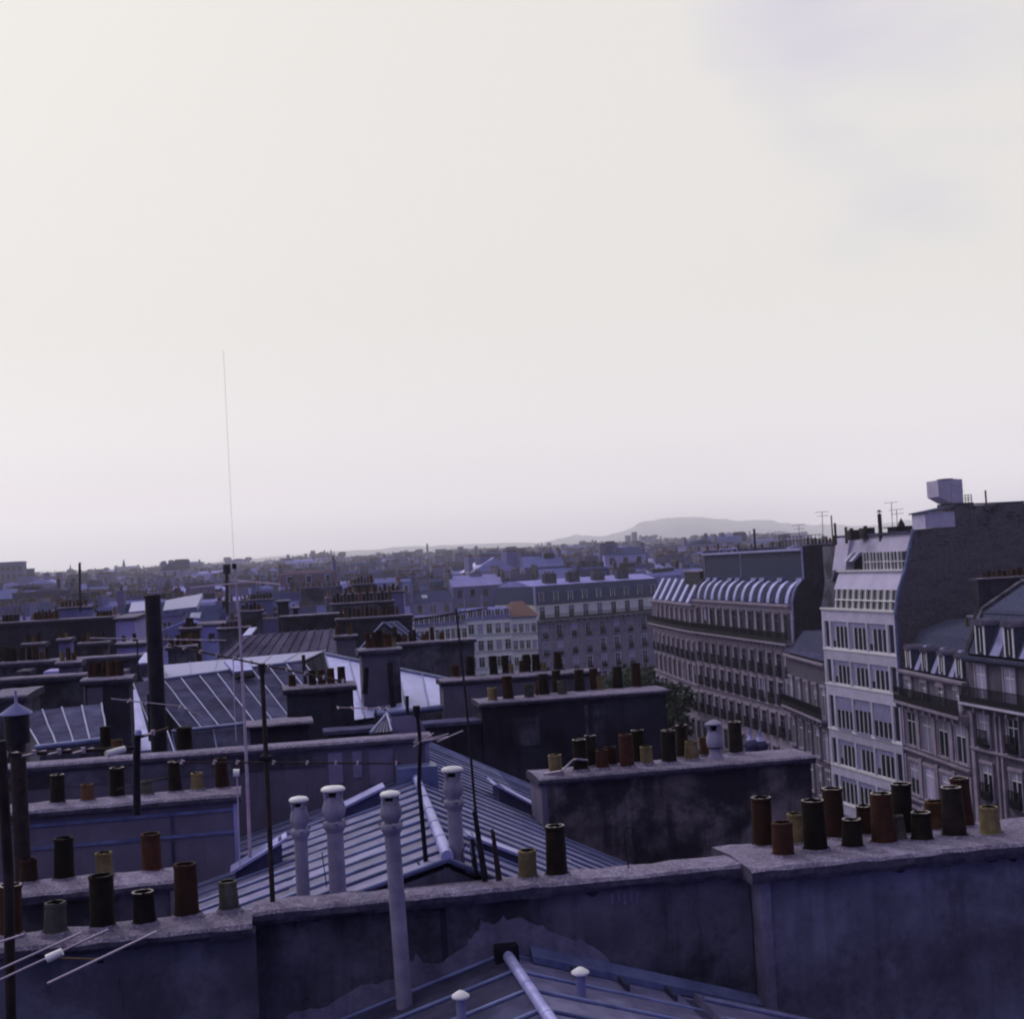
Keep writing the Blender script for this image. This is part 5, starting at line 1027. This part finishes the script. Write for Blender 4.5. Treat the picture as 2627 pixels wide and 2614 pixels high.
bt = B(); bt.tube((0, 0, 0), (0.1, 0, 5.5), .28, .18, 8)
for a in range(5): bt.tube((0.1, 0, 4.2 + a * .25), (math.cos(a * 1.3) * 2.4, math.sin(a * 1.3) * 2.4, 8 + a * .3), .12, .03, 6)
trunk_me = bt.mesh('trunk', 'bark')
tl_ = [('tree in full leaf at the corner, half hidden by the long black stack', 1655, 1690, 165), ('round tree just left of the corner tree', 1600, 1725, 185), ('tree before the wide mansard building, above the tallest pot', 1540, 1735, 205), ('tree before the mansard facade, above the yellow pot', 1470, 1745, 215),
       ('tree left of the tallest brown pot', 1395, 1750, 220), ('tree below the narrow pale house', 1330, 1745, 225), ('tree below the pilastered house', 1265, 1752, 225), ('tree at the left end of the avenue row', 1225, 1765, 215), ('low tree deep in the avenue beside the corner tree', 1690, 1745, 150), ('tree between the corner tree and the mansard building', 1625, 1700, 230)]
for i, (lb, px, yt, Y) in enumerate(tl_):
    p = PY(px, yt, Y); sc_ = (p.z) / 13.5
    t = thing('street_tree', lb, 'tree', (p.x, p.y, 0), rz=i * 1.1, group='street trees along the avenue'); t['local'] = 1
    inst(trunk_me, 'trunk', t, local=True, scale=(1, 1, sc_)); inst(crowns[i % 3], 'crown', t, loc=(0, 0, 5.3 * sc_), local=True, scale=(1.05, 1.05, sc_))

# ================================================================== the city beyond
rc = random.Random(41)
ORD = ['first', 'second', 'third', 'fourth', 'fifth', 'sixth', 'seventh', 'eighth', 'ninth', 'tenth', 'eleventh', 'twelfth', 'thirteenth', 'fourteenth', 'fifteenth', 'sixteenth', 'seventeenth', 'eighteenth', 'nineteenth', 'twentieth', 'twenty-first', 'twenty-second', 'twenty-third', 'twenty-fourth', 'twenty-fifth', 'twenty-sixth', 'twenty-seventh', 'twenty-eighth', 'twenty-ninth', 'thirtieth']
WN_ = {'wall_cream': 'cream', 'wall_grey': 'grey', 'wall_white': 'white', 'wall_sooty': 'sooty', 'wall_ochre': 'brownish'}
RN_ = {'roof_zinc': 'zinc roofed', 'roof_slate': 'slate roofed', 'roof_pale': 'pale roofed', 'roof_tile': 'tile roofed'}
def rand_mats(r):
    return r.choices(['wall_cream', 'wall_grey', 'wall_white', 'wall_sooty', 'wall_ochre'], [4, 4, 2.5, 3, 1.2])[0], r.choices(['roof_zinc', 'roof_slate', 'roof_pale', 'roof_tile'], [5, 4, 1.6, .8])[0]
def roof_geo(b, w, d, z, kind, rh, mi):
    if kind == 'gable':
        b.prism([(-d / 2 - .2, z), (0, z + rh), (d / 2 + .2, z)], 'x', -w / 2, w / 2, mi)
    elif kind == 'gable_x':
        b.prism([(-w / 2 - .2, z), (0, z + rh), (w / 2 + .2, z)], 'y', -d / 2, d / 2, mi)
    elif kind == 'mansard':
        b.prism([(-d / 2, z), (-d / 2 + .9, z + rh * .78), (0, z + rh), (d / 2 - .9, z + rh * .78), (d / 2, z)], 'x', -w / 2, w / 2, mi)
    else: b.box(-w / 2 - .1, w / 2 + .1, -d / 2 - .1, d / 2 + .1, z, z + .3, mi)
def house(x, y, rz, w, d, zt, label, row_near):
    wm, rm = rand_mats(rc); kind = rc.choices(['gable', 'gable_x', 'mansard', 'flat'], [4, 1.5, 4, 1])[0]
    rh = {'gable': rc.uniform(1.4, 2.6), 'gable_x': rc.uniform(1.4, 2.4), 'mansard': rc.uniform(2.4, 3.6), 'flat': .3}[kind]
    zw = zt - rh
    t = thing('town_house', label(WN_[wm], RN_[rm], kind), 'house', (x, y, 0), rz, group='rooftops of the town'); t['local'] = 1
    b = B(); b.box(-w / 2, w / 2, -d / 2, d / 2, 0, zw); b.obj('wall', wm, t, local=True)
    b = B(); roof_geo(b, w, d, zw + .002, kind, rh, 0)
    if row_near and kind in ('gable', 'mansard'):
        n = int(w / .9)
        for k in range(1, n):
            xx = -w / 2 + w * k / n
            y0_, z0_ = (-d / 2 + .9, zw + rh * .78) if kind == 'mansard' else (-d / 2 - .2, zw)
            b.tube((xx, y0_, z0_ + .03), (xx, 0, zw + rh + .03), .045, .045, 4, 0, False)
    b.obj('roof', rm, t, local=True)
    # chimney walls at the party walls with their pots
    for sgn in rc.choice([(-1, 1), (-1, 1), (-1, 0.1, 1), (-1, -0.3, 0.5, 1), (1,)]):
        cw = rc.uniform(.5, .75); cd = rc.uniform(.3, .8) * d; cy = rc.uniform(-.15, .25) * d; ct = zw + rh + rc.uniform(.2, 1.5)
        if abs(sgn) < 1 or rc.random() < .25:     # a chimney wall seen broadside
            cw, cd = rc.uniform(2.0, 5.0), .7
        cx = sgn * (w / 2 - cw / 2)
        b = B(); b.box(cx - cw / 2, cx + cw / 2, cy - cd / 2, cy + cd / 2, zw - .5, ct, 0); b.box(cx - cw / 2 - .06, cx + cw / 2 + .06, cy - cd / 2 - .06, cy + cd / 2 + .06, ct, ct + .12, 1)
        ch = b.obj('chimney', [rc.choice(['soot_plaster', 'black_plaster', 'wall_grey', 'wall_ochre']), 'cap_mortar'], t, local=True)
        b = B(); ln = max(cw, cd); n = max(2, int(ln / .55))
        for k in range(n):
            if rc.random() < .15: continue
            o_ = (-ln / 2 + ln * (k + .5) / n); px_, py_ = (cx + o_, cy) if cw > cd else (cx, cy + o_)
            hh = rc.uniform(.25, .7); b.lathe((px_, py_, ct + .1), [(.13, 0), (.10, hh)], 6)
        if b.v: b.obj('chimney_pots', 'pots_far', ch, local=True, kind='stuff')
    # windows on the side that faces the viewer
    n = max(2, int(w / rc.uniform(2.3, 3.0)))
    if row_near:
        me = win_mesh(.95, 1.6, fm='white_paint', sm=wm, surround=True)
        for fl in range(2):
            for k in range(n): inst(me, 'window', t, loc=(-w / 2 + w * (k + .5) / n, -d / 2, zw - 2.3 - fl * 2.9), local=True)
    else:
        b = B()
        for fl in range(3):
            for k in range(n): xx = -w / 2 + w * (k + .5) / n; b.box(xx - .48, xx + .48, -d / 2 - .03, -d / 2 - .001, zw - 2.3 - fl * 2.9, zw - .7 - fl * 2.9)
        b.obj('windows', 'glass', t, local=True, kind='stuff')
    if kind == 'mansard':
        for k in range(n):
            xx = -w / 2 + w * (k + .5) / n; b = B(); b.box(xx - .5, xx + .5, -d / 2 + .05, -d / 2 + 1.2, zw + .3, zw + 1.7, 0); b.box(xx - .36, xx + .36, -d / 2 + .02, -d / 2 + .049, zw + .45, zw + 1.55, 1); b.obj('dormer', ['zinc_light' if rc.random() < .5 else wm, 'glass'], t, local=True)
    elif rc.random() < .5:
        b = B(); xx = rc.uniform(-.3, .3) * w; zz_ = zw + rh * .45
        if kind == 'gable': b.slab([(xx - .6, -d * .33, zw + rh * .34 + .1), (xx + .6, -d * .33, zw + rh * .34 + .1), (xx + .6, -d * .2, zw + rh * .6 + .15), (xx - .6, -d * .2, zw + rh * .6 + .15)], .1); b.obj('skylight', 'skylight_glass', t, local=True)
    return t
Y = 88.0; row = 0; nh = 0
while Y < 330:
    skew = rc.uniform(-.14, .10); X = Y * math.tan(R(-11.5)) - 6; k = 0; step = rc.uniform(11.5, 14.5) + Y * .01
    zrow = 21.2 + (Y - 80) * .0085
    names = []
    while True:
        w = rc.uniform(6.5, 12.5); d = rc.uniform(7.5, 10.5); xc, yc = X + w / 2, Y + skew * X + rc.uniform(-2, 2); X += w + (rc.uniform(5, 10) if rc.random() < .08 else .02)
        pp = pix((xc, yc, 22))
        if pp is None or pp[0] > 1860: break
        if yc < 80 or (yc < 262 and pp[0] > 940): 
            if yc < 262 and pp[0] > 940: break
            continue
        if yc < 275 and pp[0] > 1010: continue
        if yc < 290 and pp[0] > 1350: continue
        zt = zrow + rc.uniform(-1.8, 1.6) + (rc.uniform(1.5, 3.5) if rc.random() < .07 and Y > 150 else 0)
        if Y < 125: zt = min(zt, 22.2)
        k += 1; nh += 1
        kk = k
        def lab(a, r_, kd, kk=kk, row=row):
            return '%s %s house with %s top, %s from left in %s row of rooftops' % (a, r_, {'gable': 'ridged', 'gable_x': 'gabled', 'mansard': 'mansard', 'flat': 'flat'}[kd], ORD[min(kk - 1, 29)], ORD[row])
        house(xc, yc, skew + rc.uniform(-.05, .05), w, d, zt, lab, Y < 290)
    row += 1; Y += step
# the mass of the town farther off
b = B(); Y = 338.0; cm = ['wall_cream', 'wall_grey', 'wall_white', 'wall_sooty', 'wall_ochre', 'roof_zinc', 'roof_slate', 'roof_pale', 'roof_tile', 'glass', 'pots_far', 'leaf', 'zinc_light']
wi = lambda r: r.choices([0, 1, 2, 3, 4], [4, 3, 3.5, 3.5, .8])[0]
while Y < 3000:
    X = Y * math.tan(R(-11)) - 10
    st = 11 + Y * .013; sk = rc.uniform(-.12, .12)
    while X < Y * math.tan(R(20.5)) + 10:
        w = rc.uniform(7, 17) * (1 + Y * .0003); d = rc.uniform(8, 12); yc = Y + rc.uniform(-5, 5) + sk * X
        zt = 22.6 + (yc - 330) * .0145 - max(0, yc - 1500) * .004 + rc.gauss(0, 1.6) + (rc.uniform(2, 6) if rc.random() < .05 else 0)
        ca, sa = math.cos(rc.uniform(-.25, .25)), math.sin(rc.uniform(-.25, .25)); rh = rc.uniform(1.5, 3.5)
        q = B(); m = wi(rc); rm = rc.choices([5, 6, 7, 8, 12], [5, 6, 1.2, .5, .25])[0]
        q.box(-w / 2, w / 2, -d / 2, d / 2, max(0, zt - 22), zt - rh, m); roof_geo(q, w, d, zt - rh, rc.choice(['gable', 'mansard', 'mansard', 'flat', 'gable_x']), rh, rm)
        for s_ in (-1, 1, rc.uniform(-.8, .8)):
            cx = s_ * (w / 2 - .5); ht = zt + rc.uniform(.2, 1.4); ww = .5 if rc.random() < .6 else rc.uniform(1, 3); q.box(cx - ww, cx + ww, -d * .3, d * .1, zt - rh, ht, rc.choice([3, 1, 4])); q.box(cx - ww * .8, cx + ww * .8, -d * .25, d * .05, ht, ht + .45, 10)
        if Y < 1500:
            n = int(w / 3)
            for fl in range(3):
                for k in range(n): xx = -w / 2 + w * (k + .5) / n; zz_ = zt - rh - 2.4 - fl * 3; q.add([(xx - .55, -d / 2 - .03, zz_), (xx + .55, -d / 2 - .03, zz_), (xx + .55, -d / 2 - .03, zz_ + 1.7), (xx - .55, -d / 2 - .03, zz_ + 1.7)], [(0, 1, 2, 3)], 9)
        o = len(b.v); b.v += [(X + w / 2 + x * ca - y * sa, yc + x * sa + y * ca, z) for x, y, z in q.v]; b.f += [tuple(i + o for i in f) for f in q.f]; b.m += q.m; b.sm += q.sm
        X += w + (rc.uniform(3, 14) if rc.random() < .2 else 0)
    Y += st
b.obj('distant_town', cm, kind='stuff')
# rising ground under the far town
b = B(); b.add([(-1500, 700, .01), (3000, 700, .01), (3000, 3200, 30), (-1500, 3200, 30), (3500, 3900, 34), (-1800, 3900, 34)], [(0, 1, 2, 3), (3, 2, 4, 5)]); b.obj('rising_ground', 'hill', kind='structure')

# landmarks on the skyline
def block(label, x0, x1, yt, Y, m, nm='office_block', cat='building', rows=6, cols=8, steps=()):
    a, c = PY(x0, yt, Y), PY(x1, yt, Y); zt = (a.z + c.z) / 2; w = c.x - a.x
    t = thing(nm, label, cat, (a.x, Y, 0)); t['local'] = 1
    b = B(); b.box(0, w, 0, w * .6, 0, zt); b.box(-.2, w + .2, -.2, w * .6 + .2, zt, zt + .5)
    for f0, f1, h in steps: b.box(w * f0, w * f1, w * .1, w * .5, zt + .5, zt + h)
    b.obj('wall', m, t, local=True)
    b = B()
    for r_ in range(rows):
        for k in range(cols): xx = w * (k + .2) / cols; b.box(xx, xx + w * .55 / cols, -.06, -.001, zt - 3 - r_ * 3, zt - 1.2 - r_ * 3)
    b.obj('windows', 'glass', t, local=True, kind='stuff')
block('large flat block standing above the skyline at the left edge', -60, 57, 1446, 560, 'wall_grey')
block('lower step beside the large flat block at the left edge', 57, 86, 1462, 575, 'wall_grey', rows=4, cols=4)
block('dark square block below the skyline near the left edge', 35, 84, 1507, 330, 'wall_sooty', rows=4, cols=4)
block('jagged tall block on the skyline above the wide mansard building', 1603, 1645, 1389, 1300, 'wall_grey', rows=7, cols=6, steps=((.15, .4, 6), (.55, .8, 9)))
block('pale block right of the jagged tall block on the skyline', 1645, 1690, 1402, 1200, 'wall_cream', steps=((.3, .7, 3),))
block('pair of light towers on the skyline above the curved roof block', 1795, 1838, 1390, 1250, 'wall_cream', cols=5, steps=((.0, .3, 4), (.6, 1, 6)))
block('broad light tower on the skyline right of the pair', 1842, 1882, 1380, 1250, 'wall_cream', cols=5, steps=((.2, .5, 3), (.7, .9, 5)))
block('flat topped block on the skyline in the middle', 1118, 1145, 1410, 1100, 'wall_grey', cols=4)
block('small square block on the skyline right of the factory chimney', 1175, 1188, 1404, 1050, 'wall_grey', cols=3, rows=4)
block('long grey block on the skyline left of the factory chimney', 1040, 1068, 1417, 1100, 'wall_sooty', cols=5)
block('long dark block on the skyline with two pale spots', 905, 965, 1430, 1050, 'wall_sooty', cols=8)
block('big plain house end standing high above the middle rooftops', 1000, 1062, 1461, 380, 'wall_cream', cols=5, rows=3) if False else None
block('broad pinkish apartment block behind the wide mansard building', 1410, 1480, 1440, 420, 'wall_cream', cols=7, rows=3)
block('second pinkish apartment block behind the mansard building, to its right', 1485, 1535, 1430, 430, 'wall_ochre', cols=6, rows=4)
block('dark apartment block right of the two pinkish blocks', 1540, 1610, 1424, 440, 'wall_sooty', cols=6, rows=4)
def spire(label, px, yb, yt, w, Y, kind='spire', m='slate_blue'):
    p = PY(px, yb, Y); s = depth(p) / F; h = (yb - yt) * s; r = w / 2 * s
    t = thing({'spire': 'church_spire', 'dome': 'dome', 'chimney': 'factory_chimney'}[kind], label, {'spire': 'spire', 'dome': 'dome', 'chimney': 'chimney'}[kind], tuple(p))
    if kind == 'chimney':
        b = B(); b.lathe(p - Vector((0, 0, 12)), [(r, 0), (r * .8, 12 + h * .92), (r * 1.1, 12 + h * .93), (r * 1.1, 12 + h)], 12); b.obj('shaft', m, t)
    elif kind == 'dome':
        b = B(); b.lathe(p - Vector((0, 0, 14)), [(r, 0), (r, 14)], 16); b.obj('drum', 'wall_grey', t)
        b = B(); b.lathe(p, [(r * 1.05, 0), (r * .97, h * .15), (r * .75, h * .35), (r * .35, h * .48), (r * .15, h * .52), (r * .15, h * .65), (.1, h)], 16); b.obj('shell', m, t)
    else:
        b = B(); b.box(p.x - r, p.x + r, p.y - r, p.y + r, p.z - 15, p.z + h * .3); b.obj('tower', 'wall_grey', t)
        b = B(); b.lathe(p + Vector((0, 0, h * .3)), [(r * 1.1, 0), (.1, h * .7)], 8); b.obj('steeple', m, t)
spire('dome with pointed lantern on the left skyline', 181, 1470, 1447, 24, 1100, 'dome')
spire('stout dark chimney just right of the dome on the left skyline', 206, 1470, 1443, 6, 500, 'chimney', 'black_plaster')
spire('rounded steeple on the skyline above the thick black flue', 318, 1458, 1434, 8, 1300, 'spire')
spire('small steeple on the skyline, leftmost of a cluster of three', 752, 1440, 1424, 7, 1300, 'spire')
spire('pointed turret on the skyline, middle of the cluster of three', 831, 1437, 1422, 10, 1250, 'dome')
spire('tall needle spire on the skyline, rightmost of the cluster of three', 858, 1436, 1413, 5, 1250, 'spire')
spire('factory chimney standing clear on the skyline', 1097, 1420, 1395, 6, 1150, 'chimney')
spire('small pointed turret on the skyline above the white terrace', 1221, 1404, 1398, 10, 1000, 'dome')
spire('tiny steeple at the far left of the skyline', 141, 1474, 1462, 4, 1300, 'spire')
spire('pointed dome on the skyline left of the curved roof block', 1727, 1402, 1393, 12, 1150, 'dome')
def park_tree(label, px, yb, yt, w, Y):
    p = PY(px, yt, Y); s = depth(p) / F; h = (yb - yt) * s; r = w / 2 * s
    t = thing('park_tree', label, 'tree', (p.x, p.y, p.z - h - 3)); t['local'] = 1
    inst(trunk_me, 'trunk', t, local=True, scale=(1, 1, .8)); inst(crowns[int(px) % 3], 'crown', t, loc=(0, 0, 3), local=True, scale=(r / 4.6, r / 4.6, h / 7.8))
park_tree('rounded dark tree among the far rooftops right of the terrace', 1362, 1462, 1434, 30, 420)
park_tree('dark treetop on the skyline over the wide mansard building', 1515, 1408, 1392, 62, 1000)
park_tree('dark treetop on the skyline above the needle spire', 1020, 1440, 1420, 36, 1000)

# ================================================================== aerials
def yagi(label, mast, boom=None, els=(), rm=.02, rb=.012, re=.006, mm='rust_iron', bm='aluminium', em='aluminium', elen=.5, edir=(0, 1, 0), knob=None, extra=None, mast_r2=None, cat='aerial', ticks=0.0):
    t = thing('tv_aerial', label, cat, tuple(mast[0]))
    b = B(); n = len(mast) - 1
    for i, (p, q) in enumerate(zip(mast, mast[1:])):
        r0 = lerp1(rm, mast_r2 or rm, i / n); r1 = lerp1(rm, mast_r2 or rm, (i + 1) / n); b.tube(p, q, r0, r1, 10)
    b.obj('mast', mm, t)
    if knob: b = B(); b.tube(Vector(mast[-1]) - Vector((0, 0, knob[1])), Vector(mast[-1]) + Vector((0, 0, .01)), knob[0], knob[0], 10); b.obj('clamp', 'iron', t)
    if boom:
        for bi, (p, q, fr) in enumerate(boom):
            p, q = Vector(p), Vector(q); b = B(); b.tube(p, q, rb, rb, 8); o = b.obj('boom', bm, t)
            for f in fr:
                c = lerp(p, q, f); u = Vector(edir).normalized(); b = B(); b.tube(c - u * elen / 2, c + u * elen / 2, re, re, 6); b.tube(c - Vector((0, 0, .02)), c + Vector((0, 0, .028)), rb * 1.3, rb * 1.3, 6); b.obj('element', em, t)
    return t
# A1 nearest aerial at the left edge
Ya = 6.2
mA = [PY(30, 2760, Ya), PY(22, 2250, Ya), PY(2, 1900, Ya)]
t = yagi('big television aerial on a dark mast at the left edge, rods reaching toward the camera', mA, rm=.022, mm='rust_iron')
b = B(); b.tube(PY(118, 2455, 5.6), PY(262, 2461, 5.6), .005, .005, 6); b.obj('boom', 'clay_yellow', t)
for (x0, y0, ya, x1, y1, yb2) in ((0, 2486, 5.9, 208, 2392, 5.9), (-20, 2522, 5.6, 278, 2384, 5.6), (122, 2522, 5.3, 402, 2389, 5.3), (-30, 2425, 6.0, 62, 2396, 6.0)):
    b = B(); b.tube(PY(x0, y0, ya), PY(x1, y1, yb2), .0048, .0048, 6); b.obj('element', 'aluminium', t)
b = B(); c0, c1 = PY(120, 2459, 5.57), PY(160, 2440, 5.57); b.tube(c0, c1, .016, .014, 10); b.obj('connector_box', 'white_paint', t)
b = B(); c0, c1 = PY(250, 2463, 5.5), PY(268, 2460, 5.5); b.tube(c0, c1, .012, .012, 8); b.obj('clamp', 'iron', t)
# second aerial at left with the end-on rods
Yb = 13.5
mB = [PY(352, 2090, Yb), PY(350, 1985, Yb), PY(352, 1882, Yb)]
t = yagi('horizontal television aerial at left with a bright connector, on a short black post', mB, [(PY(0, 1937, 12.6), PY(345, 1918, 13.4), (.04, .24, .42, .60)), (PY(350, 1893, 13.5), PY(432, 1868, 14.0), (.5,))], rm=.035, rb=.016, re=.009, mm='iron', elen=.5, edir=(.25, 1, -.05), bm='rust_iron')
b = B(); c0, c1 = PY(272, 1934, 13.2), PY(320, 1921, 13.3); b.tube(c0, c1, .033, .03, 12); b.obj('connector_box', 'white_paint', t)
b = B(); b.lathe(PY(355, 1885, 13.45), [(.03, 0), (.035, .03), (.02, .05)], 10); b.obj('post_cap', 'zinc_light', t)
b = B(); b.tube(PY(300, 2025, 13.4), PY(432, 1992, 14.0), .006, .006, 6); b.obj('element', 'iron', t)
# white slender mast
Yw = 19.6
pts = [PY(642, 2200, Yw), PY(630, 1900, Yw), PY(615, 1600, Yw), PY(601, 1448, Yw)]
t = yagi('very tall slender pinkish-white mast with crossed arms, rising into the sky', pts, [(PY(488, 1508, Yw - .5), PY(628, 1494, Yw + .2), ()), (PY(592, 1488, Yw + .3), PY(720, 1499, Yw - .3), ())], rm=.024, mast_r2=.014, rb=.009, mm='pink_mast', bm='pink_mast', knob=(.03, .06))
b = B(); b.path([PY(601, 1448, Yw), PY(590, 1250, Yw), PY(582, 1080, Yw), PY(573, 900, Yw)], .002, 6); b.obj('whip', 'pink_mast', t)
b = B(); b.path([PY(608, 1990, Yw), PY(612, 2100, Yw), PY(616, 2230, Yw)], .008, 6); b.obj('stay', 'pink_mast', t)
b = B(); b.path([PY(606, 1900, Yw), PY(600, 1760, Yw), PY(598, 1690, Yw)], .007, 6); b.obj('stay', 'pink_mast', t)
b = B(); b.tube(PY(598, 1982, Yw), PY(614, 1982, Yw), .05, .05, 10); b.obj('drum', 'white_paint', t)
# black mast on the nearest wall
Ym = 16.42
t = yagi('black mast on the nearest wall carrying a long aerial with upright ticks', [PY(700, 2325, Ym), PY(688, 2050, Ym), PY(671, 1704, Ym)],
         [(PY(432, 1655, 17.9), PY(880, 1748, 15.9), [k / 10 for k in range(11)]), (PY(455, 1955, 16.6), PY(1028, 1958, 16.9), (.02, .16, .26, .42, .57, .70, .80, .98))], rm=.03, mast_r2=.026, rb=.011, re=.007, mm='rust_iron', bm='rust_iron', elen=.22, edir=(.18, 1, .0), knob=(.045, .10))
b = B(); b.tube(PY(668, 1945, Ym), PY(696, 1945, Ym), .04, .04, 8); b.obj('clamp', 'iron', t)
# boxed mast right of the grey wall end
Yx = 17.0
t = yagi('short mast with dark head and small rod aerial beside the end of the grey wall', [PY(1093, 2215, Yx), PY(1075, 2010, Yx), PY(1078, 1900, Yx), PY(1068, 1812, Yx)],
         [(PY(1062, 1905, Yx), PY(1150, 1890, Yx + .3), ())], rm=.03, mast_r2=.022, mm='iron', knob=(.045, .12))
for (x0, y0, x1, y1) in ((1060, 1915, 1112, 1880), (1080, 1900, 1150, 1882), (1122, 1902, 1187, 1874), (1065, 1898, 1085, 1893)):
    b = B(); b.tube(PY(x0, y0, Yx - .2), PY(x1, y1, Yx + .4), .006, .006, 6); b.obj('element', 'aluminium', t)
b = B(); c = PY(1098, 2262, Yx); b.box(c.x - .115, c.x + .115, c.y - .1, c.y + .12, c.z - .2, PY(1098, 2212, Yx).z); b.obj('foot_box', 'zinc_dark', t)
# tall dark mast with T head
Yt = 16.5
t = yagi('tall thin dark mast with a T-shaped head, braced at the foot by the nearest wall', [PY(1243, 2258, Yt), PY(1218, 2060, Yt), PY(1196, 1800, Yt), PY(1170, 1562, Yt)],
         [(PY(1050, 1592, Yt - .4), PY(1250, 1560, Yt + .6), (.93, .70, .3))], rm=.02, mast_r2=.011, rb=.010, re=.006, mm='rust_iron', bm='rust_iron', elen=.35, edir=(0, .15, 1))
b = B(); b.tube(PY(1245, 2258, Yt - .06), PY(1217, 2080, Yt - .06), .042, .026, 8); b.obj('brace', 'iron', t)
b = B(); b.tube(PY(1222, 2245, Yt + .1), PY(1211, 2150, Yt + .1), .028, .02, 8); b.obj('brace', 'iron', t)
b = B(); b.tube(PY(1281, 2262, 16.4), PY(1264, 2132, 16.4), .038, .022, 8); b.tube(PY(1266, 2140, 16.4), PY(1262, 2126, 16.4), .03, .012, 8); tag(b.obj('iron_stake', 'rust_iron'), 'short thick leaning iron stake right of the T-headed mast', 'stake')
rr = random.Random(4); b = B(); base = PY(1212, 2250, 16.9)
for k in range(9):
    p0 = base + Vector((rr.uniform(-.1, .12), rr.uniform(-.05, .05), 0)); pts = [p0 + Vector((rr.uniform(-.08, .08), 0, z)) for z in (0, .15, .3, .42)]; b.path(pts, .006, 5, k % 2)
b.lathe(base + Vector((-.05, 0, 0)), [(.07, 0), (.08, .06), (.03, .14)], 10, 1); tag(b.obj('wire_bundle', ['iron', 'zinc_light']), 'tangle of wires and an insulator beside the double-collared flue', 'wires')
b = B(); b.path([PY(1613, 2228, 16.4), PY(1600, 2135, 16.4), PY(1606, 2122, 16.4), PY(1621, 2120, 16.4), PY(1623, 2135, 16.4)], .008, 6); tag(b.obj('hooked_rod', 'iron'), 'thin hooked rod on the nearest wall before the brown-stained stack', 'rod')
b = B(); b.tube(PY(843, 2310, 17.6), PY(826, 2185, 17.6), .007, .006, 6); tag(b.obj('thin_rod', 'iron'), 'thin dark rod between the two left flues', 'rod')
# low mast and frame on the light chimney
t = yagi('iron mast strapped to the tall light chimney', [PY(1012, 1850, 38.7), PY(1000, 1700, 38.7)], rm=.08, mm='iron')
t = yagi('thin iron post at the left side of the tall light chimney', [PY(936, 1780, 38.7), PY(940, 1712, 38.7)], rm=.08, mm='iron')
t = yagi('short post on the pale roof in front of the black stack', [PY(1046, 1842, 26.5), PY(1044, 1785, 26.5)], rm=.035, mm='iron')
t = yagi('thin mast behind the dark low stack', [PY(784, 1760, 38), PY(778, 1680, 38)], rm=.05, mm='rust_iron')
t = yagi('dark mast on the violet roof, left of centre', [PY(583, 1575, 95), PY(581, 1448, 95)], rm=.1, mm='rust_iron', knob=(.25, .6))
t = yagi('thin pole over the left rooftops', [PY(206, 1570, 90), PY(204, 1445, 90)], rm=.07, mm='rust_iron')
# twin bar aerial near the black flue
t = yagi('pair of rod aerials crossing behind the thick black flue', [PY(384, 1900, 24.2), PY(380, 1780, 24.2)], [(PY(285, 1792, 23.9), PY(465, 1812, 24.4), (.25, .5, .98)), (PY(460, 1812, 24.4), PY(520, 1838, 24.6), ())], rm=.02, rb=.010, re=.007, elen=.8, mm='iron')
t = yagi('faint rod aerial high behind the thick black flue', [PY(355, 1745, 27), PY(352, 1640, 27)], [(PY(230, 1637, 26.5), PY(580, 1643, 27.4), (.3, .4, .62, .7, .8, .9))], rm=.014, rb=.012, re=.01, elen=.5, mm='rust_iron')
t = yagi('knotted rod aerial low over the zinc roofs', [PY(965, 1860, 27.5), PY(964, 1822, 27.5)], [(PY(864, 1815, 27.3), PY(1000, 1818, 27.6), (.02, .28, .55, .8, .95))], rm=.02, rb=.012, re=.012, elen=.5, mm='rust_iron')
# aerials on the far roofs of the street
for lb, px, yb, yt, Y_, bars in (('faint roof aerial above the curved-roof block, left one', 2052, 1400, 1348, 130, 2), ('faint roof aerial above the curved-roof block, right one', 2112, 1392, 1314, 118, 2), ('tall faint aerial behind the capped roof pipe', 2290, 1366, 1290, 112, 1), ('shorter faint aerial behind the capped roof pipe', 2303, 1366, 1308, 112, 2), ('thin mast among the pots of the curved-roof block', 2016, 1402, 1372, 130, 1)):
    p, q = PY(px, yb, Y_), PY(px - 3, yt, Y_)
    t = yagi(lb, [p, q], [(q + Vector((-.7 + .2 * k, 0, -.35 * k)), q + Vector((.6, 0, -.35 * k + .05)), ()) for k in range(bars)], rm=.028, rb=.018, mm='zinc_dark', bm='zinc_dark')
b = B(); rr = random.Random(12)
t = thing('railing', 'low iron railing with clutter along the top of the curved-roof block', 'railing', tuple(PY(2070, 1395, 128)))
a, c = PY(2000, 1392, 128), PY(2112, 1386, 122)
for k in range(13): p = lerp(a, c, k / 12); q = B(); q.tube(p - Vector((0, 0, .5)), p + Vector((0, 0, .55)), .03, .03, 5); q.obj('post', 'rust_iron', t)
for z in (.55, .15): q = B(); q.tube(a + Vector((0, 0, z)), c + Vector((0, 0, z)), .03, .03, 5); q.obj('rail', 'rust_iron', t)
# ---- haze
b = B(); b.box(-3000, 4600, -60, 5300, -1.5, 172)
m = bpy.data.materials.new('haze'); m.use_nodes = True; t_ = m.node_tree; t_.nodes.clear()
pv = nd(t_, 'ShaderNodeVolumePrincipled'); pv.inputs['Color'].default_value = (0.94, 0.93, 1.0, 1); pv.inputs['Density'].default_value = 0.00030; pv.inputs['Anisotropy'].default_value = 0.88
ou = nd(t_, 'ShaderNodeOutputMaterial'); t_.links.new(pv.outputs[0], ou.inputs['Volume']); MATS['haze'] = m
b.obj('haze', 'haze', kind='stuff')
